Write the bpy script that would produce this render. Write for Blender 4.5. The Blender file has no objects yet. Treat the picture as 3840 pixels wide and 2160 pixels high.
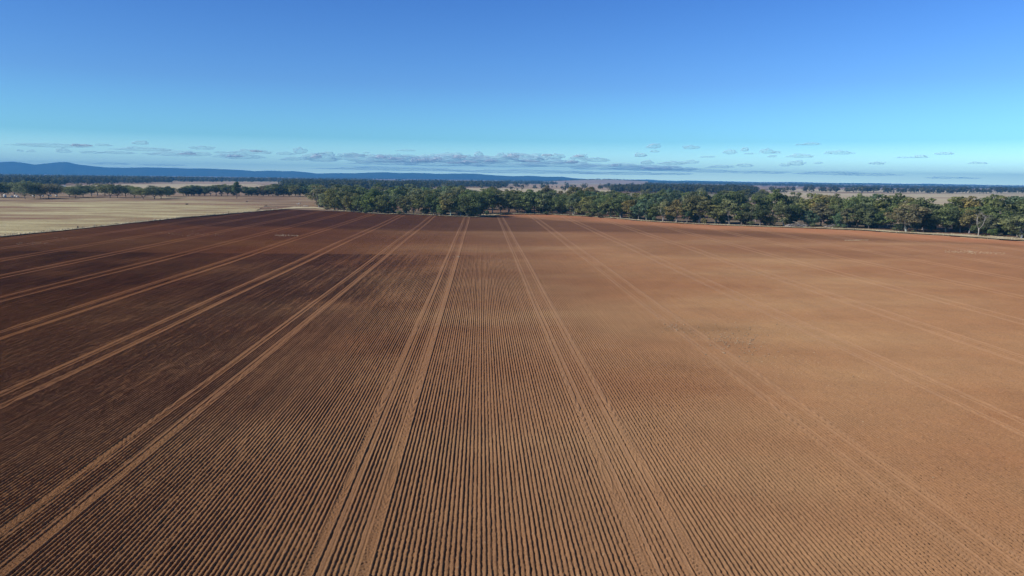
import bpy, bmesh, math, random
import numpy as np
from mathutils import Vector, Matrix, noise as mnoise

random.seed(7)
S = bpy.context.scene
C = S.collection
R = math.radians

# ------------------------------------------------------------------ camera model (the drone hovers 13.5 m above the field, seed rows run along +Y)
F, EYE = 2750.0, 13.5
PITCH, YAW, ROLL = math.atan((1080 - 671) / F), R(2.46), math.atan(.0125)


def basis():
    fw = np.array([math.sin(YAW) * math.cos(PITCH), math.cos(YAW) * math.cos(PITCH), -math.sin(PITCH)])
    rt = np.array([math.cos(YAW), -math.sin(YAW), 0.])
    up = np.cross(rt, fw)
    c, s = math.cos(ROLL), math.sin(ROLL)
    return fw, c * rt + s * up, -s * rt + c * up


FW, RT, UP = basis()


def ray(px, py):
    return FW + RT * ((px - 1920) / F) - UP * ((py - 1080) / F)


def gp(px, py, z=0.):                       # photo pixel -> point on the ground
    d = ray(px, py)
    t = (z - EYE) / d[2]
    return float(d[0] * t), float(d[1] * t), float(t)


def at(px, py, t):                          # photo pixel at a given depth
    d = ray(px, py) * t
    return Vector((d[0], d[1], d[2] + EYE))


def hor(px):                                # pixel row of the true horizon in that column
    return 671 + (px - 1920) * .0125 - 1.0


def gz(x, y):                               # the plain lifts a little far away
    r = math.hypot(x, y)
    return 11.0 * (max(0., r - 2600) / 5900) ** 2


cam_d = bpy.data.cameras.new('camera')
cam = bpy.data.objects.new('camera', cam_d)
C.objects.link(cam)
cam.matrix_world = Matrix(((RT[0], UP[0], -FW[0], 0), (RT[1], UP[1], -FW[1], 0), (RT[2], UP[2], -FW[2], EYE), (0, 0, 0, 1)))
cam_d.sensor_width = 36
cam_d.lens = 36 * F / 3840
cam_d.clip_end = 90000
cam_d.clip_start = .5
S.camera = cam

# ------------------------------------------------------------------ light
SUN_AZ, SUN_EL = R(-102), R(34)             # measured from +Y towards +X: the sun stands to the left and a little behind
W = bpy.data.worlds.new('World')
S.world = W
W.use_nodes = True
nt = W.node_tree
for n in list(nt.nodes):
    nt.nodes.remove(n)
out = nt.nodes.new('ShaderNodeOutputWorld')
bg = nt.nodes.new('ShaderNodeBackground')
sky = nt.nodes.new('ShaderNodeTexSky')
sky.sky_type = 'NISHITA'
sky.sun_disc = False
sky.sun_elevation = SUN_EL
sky.sun_rotation = SUN_AZ
sky.altitude = 250
sky.air_density = 1.0
sky.dust_density = .25
sky.ozone_density = 2.0
tc = nt.nodes.new('ShaderNodeTexCoord')
sx = nt.nodes.new('ShaderNodeSeparateXYZ')
rmp = nt.nodes.new('ShaderNodeValToRGB')    # blue lower sky; unseen zenith darkened to weaken fill in the shadows
SKY_TINT = [(0.0, (2.8, 4.1, 4.5)), (.02, (1.42, 2.2, 2.62)), (.05, (.60, 1.22, 1.66)), (.12, (.48, .85, 1.40)), (.22, (.35, .69, 1.30)), (.37, (.20, .53, 1.28)), (.43, (.09, .24, .56)), (.52, (.055, .088, .125)), (1., (.035, .055, .08))]
rmp.color_ramp.elements[0].position = SKY_TINT[0][0]
rmp.color_ramp.elements[0].color = (*SKY_TINT[0][1], 1)
rmp.color_ramp.elements[1].position = SKY_TINT[-1][0]
rmp.color_ramp.elements[1].color = (*SKY_TINT[-1][1], 1)
for p, c in SKY_TINT[1:-1]:
    e = rmp.color_ramp.elements.new(p)
    e.color = (*c, 1)
mul = nt.nodes.new('ShaderNodeMix')
mul.data_type = 'RGBA'
mul.blend_type = 'MULTIPLY'
mul.inputs[0].default_value = 1
nt.links.new(tc.outputs['Generated'], sx.inputs[0])
nt.links.new(sx.outputs['Z'], rmp.inputs[0])
nt.links.new(sky.outputs[0], mul.inputs[6])
nt.links.new(rmp.outputs[0], mul.inputs[7])
# the sky pales towards the side opposite the sun
pol = nt.nodes.new('ShaderNodeMapRange')
pol.inputs[1].default_value, pol.inputs[2].default_value = -.65, .65
pol.inputs[3].default_value, pol.inputs[4].default_value = .76, 1.06
nt.links.new(sx.outputs['X'], pol.inputs[0])
sc_ = nt.nodes.new('ShaderNodeVectorMath')
sc_.operation = 'SCALE'
nt.links.new(mul.outputs[2], sc_.inputs[0])
nt.links.new(pol.outputs[0], sc_.inputs['Scale'])
nt.links.new(sc_.outputs[0], bg.inputs[0])
bg.inputs[1].default_value = .12
nt.links.new(bg.outputs[0], out.inputs[0])

sl = bpy.data.lights.new('sun', 'SUN')
sl.energy = 5.0
sl.angle = R(.5)
sl.color = (1, .95, .87)
so = bpy.data.objects.new('sun', sl)
C.objects.link(so)
sd = Vector((math.sin(SUN_AZ) * math.cos(SUN_EL), math.cos(SUN_AZ) * math.cos(SUN_EL), math.sin(SUN_EL)))
so.rotation_euler = sd.to_track_quat('Z', 'Y').to_euler()
so.location = sd * 200

S.view_settings.view_transform = 'Standard'
S.view_settings.look = 'None'
S.view_settings.gamma = 1
S.view_settings.exposure = 0
S.view_settings.use_curve_mapping = False
S.cycles.use_denoising = True
S.cycles.max_bounces = 6
S.cycles.diffuse_bounces = 3
S.cycles.volume_bounces = 0
S.cycles.transparent_max_bounces = 16


# ------------------------------------------------------------------ helpers
def tag(o, label=None, cat=None, group=None, kind=None):
    for k, v in (('label', label), ('category', cat), ('group', group), ('kind', kind)):
        if v:
            o[k] = v
    return o


def empty(name, loc, rz=0., sc=(1, 1, 1)):
    o = bpy.data.objects.new(name, None)
    C.objects.link(o)
    o.location = loc
    o.rotation_euler = (0, 0, rz)
    o.scale = sc
    o.empty_display_size = .3
    return o


def link(name, me, mat=None, parent=None):
    o = bpy.data.objects.new(name, me)
    C.objects.link(o)
    if mat and not me.materials:
        me.materials.append(mat)
    if parent:
        o.parent = parent
    return o


def np_mesh(name, V, Q, attrs=None, smooth=False):
    V = np.asarray(V, np.float32)
    Q = np.asarray(Q, np.int32)
    k = Q.shape[1]
    me = bpy.data.meshes.new(name)
    me.vertices.add(len(V))
    me.vertices.foreach_set('co', V.ravel())
    me.loops.add(Q.size)
    me.loops.foreach_set('vertex_index', Q.ravel())
    me.polygons.add(len(Q))
    me.polygons.foreach_set('loop_start', np.arange(0, Q.size, k, dtype=np.int32))
    me.polygons.foreach_set('loop_total', np.full(len(Q), k, np.int32))
    if smooth:
        me.polygons.foreach_set('use_smooth', np.ones(len(Q), bool))
    for an, av in (attrs or {}).items():
        a = me.attributes.new(an, 'FLOAT', 'POINT')
        a.data.foreach_set('value', np.asarray(av, np.float32))
    me.update()
    return me


class MB:
    """collects verts / faces of one mesh"""
    def __init__(s):
        s.v, s.f = [], []

    def box(s, x0, x1, y0, y1, z0, z1):
        b = len(s.v)
        s.v += [(x, y, z) for z in (z0, z1) for y in (y0, y1) for x in (x0, x1)]
        for q in ((0, 2, 3, 1), (4, 5, 7, 6), (0, 1, 5, 4), (2, 6, 7, 3), (0, 4, 6, 2), (1, 3, 7, 5)):
            s.f.append([b + i for i in q])

    def tube(s, pts, rad, n=6):
        b = len(s.v)
        pts = [Vector(p) for p in pts]
        for i, p in enumerate(pts):
            d = (pts[min(i + 1, len(pts) - 1)] - pts[max(i - 1, 0)]).normalized()
            a = d.orthogonal().normalized()
            if abs(d.z) > .3:
                a = Vector((1, 0, 0)) - d * d.x
                a.normalize()
            c = d.cross(a)
            for k in range(n):
                t = 2 * math.pi * k / n
                s.v.append(tuple(p + (a * math.cos(t) + c * math.sin(t)) * rad[i]))
        for i in range(len(pts) - 1):
            for k in range(n):
                k2 = (k + 1) % n
                s.f.append([b + i * n + k, b + i * n + k2, b + (i + 1) * n + k2, b + (i + 1) * n + k])
        s.f.append([b + k for k in range(n)][::-1])
        s.f.append([b + (len(pts) - 1) * n + k for k in range(n)])

    def poly(s, *fs):
        b = len(s.v)
        for f in fs:
            s.f.append(list(range(len(s.v), len(s.v) + len(f))))
            s.v += [tuple(p) for p in f]

    def blob(s, c, r, seed=0, amp=.2, sub=2, freq=1.3):
        bm = bmesh.new()
        bmesh.ops.create_icosphere(bm, subdivisions=sub, radius=1)
        b = len(s.v)
        for v in bm.verts:
            n = 1 + amp * mnoise.noise(v.co * freq + Vector((seed * 3.7, seed * 1.3, seed)))
            s.v.append((c[0] + v.co.x * r[0] * n, c[1] + v.co.y * r[1] * n, c[2] + v.co.z * r[2] * n))
        bm.verts.index_update()
        for f in bm.faces:
            s.f.append([b + v.index for v in f.verts])
        bm.free()

    def mesh(s, name, smooth=False):
        me = bpy.data.meshes.new(name)
        me.from_pydata(s.v, [], s.f)
        if smooth:
            me.polygons.foreach_set('use_smooth', np.ones(len(me.polygons), bool))
        me.update()
        return me

    def build(s, name, mat, parent=None, smooth=False):
        return link(name, s.mesh(name, smooth), mat, parent)


_rt = np.random.RandomState(3).rand(256, 256).astype(np.float32)


def vn(x, y, seed=0):
    """value noise 0..1, vectorised"""
    x = x + seed * 17.31
    y = y + seed * 5.77
    xi, yi = np.floor(x).astype(np.int64), np.floor(y).astype(np.int64)
    fx, fy = x - xi, y - yi
    fx, fy = fx * fx * (3 - 2 * fx), fy * fy * (3 - 2 * fy)
    a, b = _rt[xi & 255, yi & 255], _rt[(xi + 1) & 255, yi & 255]
    c, d = _rt[xi & 255, (yi + 1) & 255], _rt[(xi + 1) & 255, (yi + 1) & 255]
    return (a + (b - a) * fx) * (1 - fy) + (c + (d - c) * fx) * fy


def sstep(a, b, x):
    t = np.clip((x - a) / (b - a), 0, 1)
    return t * t * (3 - 2 * t)


# ------------------------------------------------------------------ materials
class NT:
    def __init__(s, name, rough=.9):
        s.m = bpy.data.materials.new(name)
        s.m.use_nodes = True
        s.t = s.m.node_tree
        s.b = s.t.nodes['Principled BSDF']
        s.b.inputs['Roughness'].default_value = rough
        s.b.inputs['Specular IOR Level'].default_value = .15

    def n(s, typ, **kw):
        o = s.t.nodes.new('ShaderNode' + typ)
        for k, v in kw.items():
            if isinstance(k, str) and hasattr(o, k):
                setattr(o, k, v)
        return o

    def l(s, a, b):
        s.t.links.new(a, b)

    def pos(s, scale=(1, 1, 1), rz=0, obj=False):
        m = s.n('Mapping')
        m.inputs['Scale'].default_value = scale
        m.inputs['Rotation'].default_value = (0, 0, rz)
        if obj:
            s.l(s.n('TexCoord').outputs['Object'], m.inputs[0])
        else:
            s.l(s.n('NewGeometry').outputs['Position'], m.inputs[0])
        return m.outputs[0]

    def noise(s, vec, scale, detail=3, rough=.55):
        o = s.n('TexNoise')
        o.inputs['Scale'].default_value = scale
        o.inputs['Detail'].default_value = detail
        o.inputs['Roughness'].default_value = rough
        s.l(vec, o.inputs['Vector'])
        return o.outputs['Fac']

    def ramp(s, fac, stops, interp='LINEAR'):
        o = s.n('ValToRGB')
        o.color_ramp.interpolation = interp
        e = o.color_ramp.elements
        for i, (p, c) in enumerate(stops):
            if i < 2:
                el = e[i]
                el.position = p
            else:
                el = e.new(p)
            c = c if hasattr(c, '__len__') else (c, c, c)
            el.color = (*c, 1)
        s.l(fac, o.inputs[0])
        return o.outputs[0]

    def mix(s, fac, a, b, mode='MIX'):
        o = s.n('Mix')
        o.data_type = 'RGBA'
        o.blend_type = mode
        for sock, v in ((o.inputs[0], fac), (o.inputs[6], a), (o.inputs[7], b)):
            if isinstance(v, (int, float)):
                sock.default_value = v
            elif isinstance(v, tuple):
                sock.default_value = (*v, 1)
            else:
                s.l(v, sock)
        return o.outputs[2]

    def attr(s, name):
        o = s.n('Attribute')
        o.attribute_name = name
        return o.outputs['Fac']

    def bump(s, fac, dist=.03, strength=.6):
        o = s.n('Bump')
        o.inputs['Distance'].default_value = dist
        o.inputs['Strength'].default_value = strength
        s.l(fac, o.inputs['Height'])
        s.l(o.outputs[0], s.b.inputs['Normal'])

    def col(s, c):
        if isinstance(c, tuple):
            s.b.inputs['Base Color'].default_value = (*c, 1)
        else:
            s.l(c, s.b.inputs['Base Color'])
        return s.m


def plain(name, c, rough=.8, var=.25, scale=3.):
    m = NT(name, rough)
    f = m.noise(m.pos(obj=True), scale, 4)
    lo, hi = tuple(v * (1 - var) for v in c), tuple(min(1, v * (1 + var)) for v in c)
    return m.col(m.ramp(f, [(.3, lo), (.7, hi)]))


def soil_material():
    m = NT('red_soil', .95)
    p = m.pos()
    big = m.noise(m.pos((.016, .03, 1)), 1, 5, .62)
    # nearer ground is paler and tanner, far ground redder
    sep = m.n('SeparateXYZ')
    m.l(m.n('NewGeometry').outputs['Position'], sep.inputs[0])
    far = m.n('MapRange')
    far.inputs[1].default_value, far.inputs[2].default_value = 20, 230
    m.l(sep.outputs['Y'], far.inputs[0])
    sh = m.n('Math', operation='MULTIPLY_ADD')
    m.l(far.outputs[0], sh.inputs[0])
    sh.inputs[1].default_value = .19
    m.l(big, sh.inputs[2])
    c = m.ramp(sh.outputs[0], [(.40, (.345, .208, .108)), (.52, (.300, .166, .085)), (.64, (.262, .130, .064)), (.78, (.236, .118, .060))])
    mid = m.noise(m.pos((.35, .22, 1)), 1, 4, .6)
    c = m.mix(.5, c, m.ramp(mid, [(.3, (.84, .86, .88)), (.7, (1.14, 1.12, 1.1))]), 'MULTIPLY')
    grain = m.noise(p, 9, 3, .7)
    c = m.mix(.75, c, m.ramp(grain, [(.25, .62), (.5, 1.), (.75, 1.32)]), 'MULTIPLY')
    c = m.mix(m.attr('edge'), c, (.345, .150, .074))
    c = m.mix(m.attr('shade_soil'), c, m.mix(1., c, (.46, .43, .42), 'MULTIPLY'))  # shaded far slope painted in, along with patches of darker soil
    tr = m.n('Math', operation='MULTIPLY')
    m.l(m.attr('track'), tr.inputs[0])
    dust = m.n('MapRange')                          # pale dust tint on the wheelings, stronger towards the east
    dust.inputs[1].default_value, dust.inputs[2].default_value = 0, 26
    dust.inputs[3].default_value, dust.inputs[4].default_value = .38, .50
    m.l(sep.outputs['X'], dust.inputs[0])
    m.l(dust.outputs[0], tr.inputs[1])
    c = m.mix(tr.outputs[0], c, (.43, .245, .132))
    west_shade = m.n('MapRange')
    west_shade.inputs[1].default_value, west_shade.inputs[2].default_value = 5, -45
    m.l(sep.outputs['X'], west_shade.inputs[0])
    c = m.mix(west_shade.outputs[0], c, m.mix(1., c, (1.02, .67, .33), 'MULTIPLY'))  # shade painted in: westward soil tinted dark and red to imitate shadowed furrows
    fl = m.noise(p, 5.5, 2, .5)
    pat = m.noise(m.pos((.06, .06, 1)), 1, 3)
    fm = m.n('Math', operation='MULTIPLY')
    m.l(m.ramp(fl, [(.69, 0.), (.74, 1.)]), fm.inputs[0])
    m.l(m.ramp(pat, [(.5, .12), (.68, .8)]), fm.inputs[1])
    c = m.mix(fm.outputs[0], c, (.50, .40, .27))
    m.bump(m.noise(p, 26, 4, .7), .03, 1.)
    m.b.inputs['Diffuse Roughness'].default_value = 1.
    return m.col(c)


def grass_material(name, a, b, d, streak=(.02, .16, 1), rz=0., patch=None, amount=.5):
    """dry pasture: two straw tones and bare-soil patches"""
    m = NT(name, .95)
    st = m.noise(m.pos(streak, rz), 1, 6, .65)
    c = m.ramp(st, [(.36, d), (.47, b), (.62, a)])
    fine = m.noise(m.pos((1, 1, 1)), .9, 4, .7)
    c = m.mix(.8, c, m.ramp(fine, [(.25, .72), (.5, 1.), (.75, 1.25)]), 'MULTIPLY')
    if patch:
        pf = m.noise(m.pos((.012, .02, 1), rz), 1, 4, .6)
        c = m.mix(m.ramp(pf, [(amount - .05, 0.), (amount + .1, 1.)]), c, patch)
    m.bump(m.noise(m.pos(), 2.5, 3, .7), .15, .6)
    return m.col(c)


def leaf_material(name='eucalypt_leaves', own=None):
    m = NT(name, .6)
    if own:
        base = m.ramp(m.noise(m.pos(), .02, 4, .7), own)
    else:
        base = m.n('ObjectInfo').outputs['Color']
    tone = m.attr('tone')
    c = m.mix(1., base, m.ramp(tone, [(0., (.52, .55, .52)), (.5, (1., 1., 1.)), (1., (1.6, 1.5, 1.25))]), 'MULTIPLY')
    m.l(c, m.b.inputs['Base Color'])
    tl = m.n('BsdfTranslucent')
    m.l(c, tl.inputs[0])
    mx = m.n('MixShader')
    mx.inputs[0].default_value = .42
    m.l(m.b.outputs[0], mx.inputs[1])
    m.l(tl.outputs[0], mx.inputs[2])
    m.l(mx.outputs[0], m.t.nodes['Material Output'].inputs[0])
    return m.m


def bark_material():
    m = NT('smooth_bark', .8)
    c = m.mix(1., m.n('ObjectInfo').outputs['Color'], m.ramp(m.noise(m.pos((1, 1, .4), obj=True), 2.2, 4), [(.35, .55), (.65, 1.15)]), 'MULTIPLY')
    return m.col(c)


M = dict(
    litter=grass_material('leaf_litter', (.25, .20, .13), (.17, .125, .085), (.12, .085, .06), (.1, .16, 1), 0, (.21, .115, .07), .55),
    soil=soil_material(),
    leaf=leaf_material(),
    bark=bark_material(),
    stubble=grass_material('straw_stubble', (.58, .52, .30), (.43, .36, .195), (.27, .18, .10), (.03, .2, 1), R(14), (.26, .15, .092), .54),
    verge=grass_material('dry_verge_grass', (.60, .53, .36), (.46, .38, .24), (.28, .20, .12), (.12, .2, 1)),
    pasture=grass_material('pale_pasture', (.60, .52, .34), (.52, .44, .285), (.42, .33, .21), (.006, .05, 1), 0, (.36, .24, .17), .6),
    pinkland=grass_material('pink_fallow', (.48, .37, .265), (.42, .30, .21), (.33, .22, .15), (.006, .05, 1), 0, (.40, .33, .23), .55),
    white=plain('white_paint', (.6, .61, .6), .5, .1),
    wrap=plain('white_wrap', (.66, .68, .68), .35, .06),
    roof=plain('pale_metal_roof', (.42, .47, .50), .4, .1, 1.),
    dark=plain('dark_opening', (.03, .03, .035), .8, .2),
    wood=plain('weathered_wood', (.12, .10, .085), .9, .35, 4.),
    deadwood=plain('bleached_deadwood', (.36, .33, .30), .85, .3, 2.),
    wool=plain('cream_wool', (.78, .70, .60), .95, .12, 6.),
    face=plain('sheep_face', (.62, .54, .46), .9, .1),
    rock=plain('pale_stone', (.40, .285, .185), .9, .3, 2.),
    straw=plain('straw_litter', (.62, .52, .34), .95, .25, .5),
    tuft=plain('dry_tufts', (.54, .47, .31), .95, .35, .2),
    wire=plain('dull_wire', (.16, .15, .14), .6, .1),
)

# ------------------------------------------------------------------ the ploughed field
ROW = .19
TRAM = [-97.2, -85.7, -74.2, -62.7, -51.4, -40.2, -28.7, -17.2, -4.95, 6.75, 18.7, 30.4, 42.2, 54.0, 65.8, 77.6, 89.4, 101.2, 113., 124.8, 136.6, 148.4]

FRONT = [(1170, 783), (1250, 790), (1330, 797), (1400, 802), (1440, 804), (1540, 805), (1600, 808), (1700, 813), (1780, 816), (1830, 814), (1865, 808), (1900, 804),
         (1990, 804.5), (2070, 806), (2200, 813), (2300, 820), (2400, 830), (2560, 840), (2700, 847), (2880, 853), (3000, 857), (3100, 860), (3250, 867), (3390, 877),
         (3540, 885), (3640, 892), (3740, 900), (3840, 906), (4000, 918)]
LEFT = [(0, 891), (150, 876), (292, 862), (480, 841), (700, 817), (960, 795), (1040, 788), (1100, 785)]
poly = [gp(*p)[:2] for p in LEFT + FRONT]
poly = [(-150., -30.)] + poly + [(200., 120.), (270., 20.), (270., -30.)]
PX, PY = np.array([p[0] for p in poly]), np.array([p[1] for p in poly])
FC = (0., 120.)


def edge_dist(x, y):
    """distance from the field centre to the edge along (x, y)'s direction, minus the point's own distance"""
    th = math.atan2(y - FC[1], x - FC[0])
    return rim(th) - math.hypot(x - FC[0], y - FC[1])


def rim(th):
    dx, dy = math.cos(th), math.sin(th)
    best = 1e9
    n = len(poly)
    for i in range(n):
        ax, ay = poly[i][0] - FC[0], poly[i][1] - FC[1]
        bx, by = poly[(i + 1) % n][0] - FC[0], poly[(i + 1) % n][1] - FC[1]
        ex, ey = bx - ax, by - ay
        den = dx * ey - dy * ex
        if abs(den) < 1e-9:
            continue
        t = (ax * ey - ay * ex) / den
        u = (ax * dy - ay * dx) / den
        if t > 0 and -1e-6 <= u <= 1 + 1e-6:
            best = min(best, t)
    return best


_ths = np.linspace(-math.pi, math.pi, 2881)
_rims = np.array([rim(t) for t in _ths])


def inside(x, y):
    return np.interp(np.arctan2(y - FC[1], x - FC[0]), _ths, _rims) - np.hypot(x - FC[0], y - FC[1])


AMP = .063


def field_height(x, y):
    row = np.floor(x / ROW + .5).astype(np.int64)
    rr = _rt[row & 255, (row * 7 + 3) & 255]
    fine = np.clip(1.5 - y / 60., .16, 1.)          # clods average out with distance in the mesh
    wob = (vn(x * .7, y * .5, 1) - .5) * .05 + (vn(x * 9, y * 6.5, 2) - .5) * .09 * fine + (vn(x * 24, y * 15, 12) - .5) * .11 * fine
    u = x / ROW + wob
    f = (u + .5) % 1.                               # groove to groove; the seeder throws the soil up steeper on one side
    s = .5 - .5 * np.cos(np.pi * np.where(f < .71, f / .71, (1 - f) / .29))
    a = AMP * (.84 + .32 * rr) * (.8 + .4 * vn(x * .25, y * .12, 5))
    a = a * (.80 + .40 * vn(row * 7.3, y * .8, 14))
    h = a * s ** .7
    rough = .5 + sstep(.5, .75, f) * 1.1            # the thrown side is crumbly
    h += ((vn(x * 16, y * 13, 3) - .5) * .022 + (vn(x * 34, y * 26, 4) - .5) * .036) * fine * rough
    big = vn(x * 6.1, y * 6.3, 9)
    h += np.clip(big - .88, 0, 1) * .25 * fine
    # tramlines: two broad treaded wheel strips and two smooth inner strips each
    k = np.searchsorted(np.array(TRAM), x)
    T = np.array(TRAM)
    k0, k1 = np.clip(k - 1, 0, len(T) - 1), np.clip(k, 0, len(T) - 1)
    t = np.where(np.abs(x - T[k0]) < np.abs(x - T[k1]), x - T[k0], x - T[k1])
    t = t + (vn(x * 0 + 3, y * .05, 6) - .5) * .12
    at_ = np.abs(t)
    w1 = sstep(.77, .81, at_) * (1 - sstep(1.10, 1.15, at_))
    w2 = sstep(.47, .51, at_) * (1 - sstep(.61, .65, at_))
    lug = np.abs(((y / .23 + np.abs(at_ - .96) * 2.6) % 1) - .5) * 2
    h1 = .062 - .058 * sstep(.45, .75, lug) * np.clip(1.5 - y / 60., 0, 1) + (vn(x * 20, y * 20, 7) - .5) * .008
    edge = sstep(1.12, 1.17, at_) * (1 - sstep(1.17, 1.26, at_)) * .02
    h2 = .036 + (vn(x * 3, y * 3, 8) - .5) * .01
    h = h * (1 - w1) + h1 * w1
    h = h * (1 - w2) + h2 * w2 + edge
    h += (vn(x * .045, y * .03, 11) - .5) * .20 * sstep(20, 90, y)
    return h, np.maximum(w1 * (.65 + .35 * sstep(.3, .6, lug)), w2)


def shade_soil_mask(x, y):
    """shade of the far slope painted as a dark band, plus darker soil patches"""
    n = (vn(x * .05, y * .05, 21) - .5) * 26 + (vn(x * .2, y * .2, 22) - .5) * 9
    near = 190 - .42 * np.clip(x - 40, 0, 200) + 14 * sstep(-20, -110, x)
    far = np.interp(x, [-120, 0, 14, 30, 60, 100, 150], [330, 300, 262, 238, 214, 180, 150])
    far = far + 0 * x
    m = sstep(near - 5, near + 6, y + n * .45) * (1 - sstep(far - 8, far + 6, y + n * .5))
    m *= np.interp(x, [-100, 10, 60, 130], [.8, .9, .75, .55])
    px = vn(x * .018, y * .06, 23)
    m2 = sstep(.62, .80, px) * .24 * sstep(60, 130, y)
    m = np.maximum(m, m2)
    for qx, qy, ax, ay, amp in ((2660, 1238, 7., 3.2, .34), (2760, 1290, 5.5, 6., .16), (2620, 1390, 3., 5., .12)):
        x0, y0, _ = gp(qx, qy)
        m = np.maximum(m, amp * np.exp(-((x - x0) / ax) ** 2 - ((y - y0) / ay) ** 2) * (.5 + vn(x * .6, y * .6, 41)))
    return m


def field_band(y0, y1, sub, dyf):
    ys = [y0]
    while ys[-1] < y1:
        ys.append(ys[-1] + dyf(ys[-1]))
    ys[-1] = y1
    ys = np.array(ys)
    xl, xr = -.78 * y1 - 12, .72 * y1 + 12
    dx = ROW / sub
    xs = np.arange(math.floor(xl / ROW) * ROW, xr, dx)
    X, Y = np.meshgrid(xs, ys)
    H, TRK = field_height(X.ravel(), Y.ravel())
    Vx = np.stack([X.ravel(), Y.ravel(), H], 1)
    nx = len(xs)
    i = np.arange(len(ys) - 1)[:, None] * nx + np.arange(nx - 1)[None, :]
    Q = np.stack([i, i + 1, i + 1 + nx, i + nx], -1).reshape(-1, 4)
    cx, cy = Vx[Q[:, 0], 0] + dx / 2, Vx[Q[:, 0], 1]
    keep = (inside(cx, cy) > -2.5) & (cx > -.78 * cy - 14) & (cx < .72 * cy + 14)
    Q = Q[keep]
    used = np.unique(Q)
    remap = np.full(len(Vx), -1, np.int64)
    remap[used] = np.arange(len(used))
    return Vx[used], remap[Q], TRK[used]


vs, qs, ts, off = [], [], [], 0
step = lambda y: min(1.6, max(.06, .06 * (y / 23.) ** 2))
for y0, y1, sub in ((17, 30, 7), (30, 46, 7), (46, 75, 6), (75, 130, 5), (130, 200, 4), (200, 318, 4)):
    v_, q_, t_ = field_band(y0, y1 + .02, sub, step)
    vs.append(v_)
    qs.append(q_ + off)
    ts.append(t_)
    off += len(v_)
V_, Q_, T_ = np.concatenate(vs), np.concatenate(qs), np.concatenate(ts)
D_ = shade_soil_mask(V_[:, 0], V_[:, 1])
_in = inside(V_[:, 0], V_[:, 1])
E_ = (1 - sstep(7, 26, _in + (vn(V_[:, 0] * .08, V_[:, 1] * .08, 51) - .5) * 16)) * sstep(-5, 25, V_[:, 0]) * .8
D_ = D_ * (1 - .8 * E_)
field = link('ploughed_field', np_mesh('ploughed_field', V_, Q_, dict(track=T_, shade_soil=D_, edge=E_)), M['soil'])
tag(field, 'red-brown ploughed field with straight seed rows and paired tractor tracks', 'field', kind='structure')
print('field verts', len(V_))

# the same soil under and around the worked rows
sub_v = [(x, y, -.32) for x, y in poly]
sm = MB()
sm.poly(sub_v)
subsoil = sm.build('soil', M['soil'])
tag(subsoil, 'bare red soil lying under and around the seed rows', 'soil', kind='structure')

# ------------------------------------------------------------------ the plain around it
NTH = 720
offs = [-.35, 0, 1.5, 4, 9, 18, 35, 60, 100, 170, 280, 450, 700, 1100, 1700, 2600, 3600, 4800, 6400, 8300]
gv, gq = [], []
for j, o_ in enumerate(offs):
    for i in range(NTH):
        th = -math.pi + 2 * math.pi * i / NTH
        r0 = rim(th) + (.5 * (mnoise.noise(Vector((th * 60, 3, 1)))) + .25 * mnoise.noise(Vector((th * 230, 9, 1))))
        r_ = r0 + o_
        if j == len(offs) - 1:
            r_ = 8300
        x, y = FC[0] + r_ * math.cos(th), FC[1] + r_ * math.sin(th)
        z = -.35 if j == 0 else .10 + gz(x, y)
        if 2 <= j <= 6:
            z += .12 * mnoise.noise(Vector((x * .12, y * .12, 0)))
        gv.append((x, y, z))
for j in range(len(offs) - 1):
    for i in range(NTH):
        i2 = (i + 1) % NTH
        gq.append((j * NTH + i, (j + 1) * NTH + i, (j + 1) * NTH + i2, j * NTH + i2))


def plain_material():
    m = NT('dry_plain', .95)
    p = m.pos((.0026, .0034, 1), R(20))
    vo = m.n('TexVoronoi')
    vo.inputs['Scale'].default_value = 1
    m.l(p, vo.inputs['Vector'])
    sep = m.n('SeparateColor')
    m.l(vo.outputs['Color'], sep.inputs[0])
    c = m.ramp(sep.outputs[0], [(0., (.30, .20, .135)), (.25, (.42, .35, .24)), (.5, (.36, .25, .18)), (.75, (.24, .22, .13)), (.9, (.46, .39, .28))], 'CONSTANT')
    n1 = m.noise(m.pos((.02, .03, 1)), 1, 5, .65)
    near = m.ramp(n1, [(.34, (.20, .125, .078)), (.48, (.30, .205, .125)), (.62, (.38, .30, .18))])
    ln = m.n('VectorMath', operation='LENGTH')
    m.l(m.n('NewGeometry').outputs['Position'], ln.inputs[0])
    mr = m.n('MapRange')
    mr.inputs[1].default_value, mr.inputs[2].default_value = 480, 760
    m.l(ln.outputs['Value'], mr.inputs[0])
    c = m.mix(mr.outputs[0], near, c)
    fine = m.noise(m.pos(), .6, 5, .7)
    c = m.mix(.75, c, m.ramp(fine, [(.25, .7), (.5, 1.), (.75, 1.25)]), 'MULTIPLY')
    m.bump(m.noise(m.pos(), 1.5, 3, .7), .15, .5)
    return m.col(c)


ground = link('ground', np_mesh('ground', gv, gq), plain_material())
tag(ground, 'flat dry plain of paddocks reaching the horizon', 'ground', kind='structure')


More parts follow.
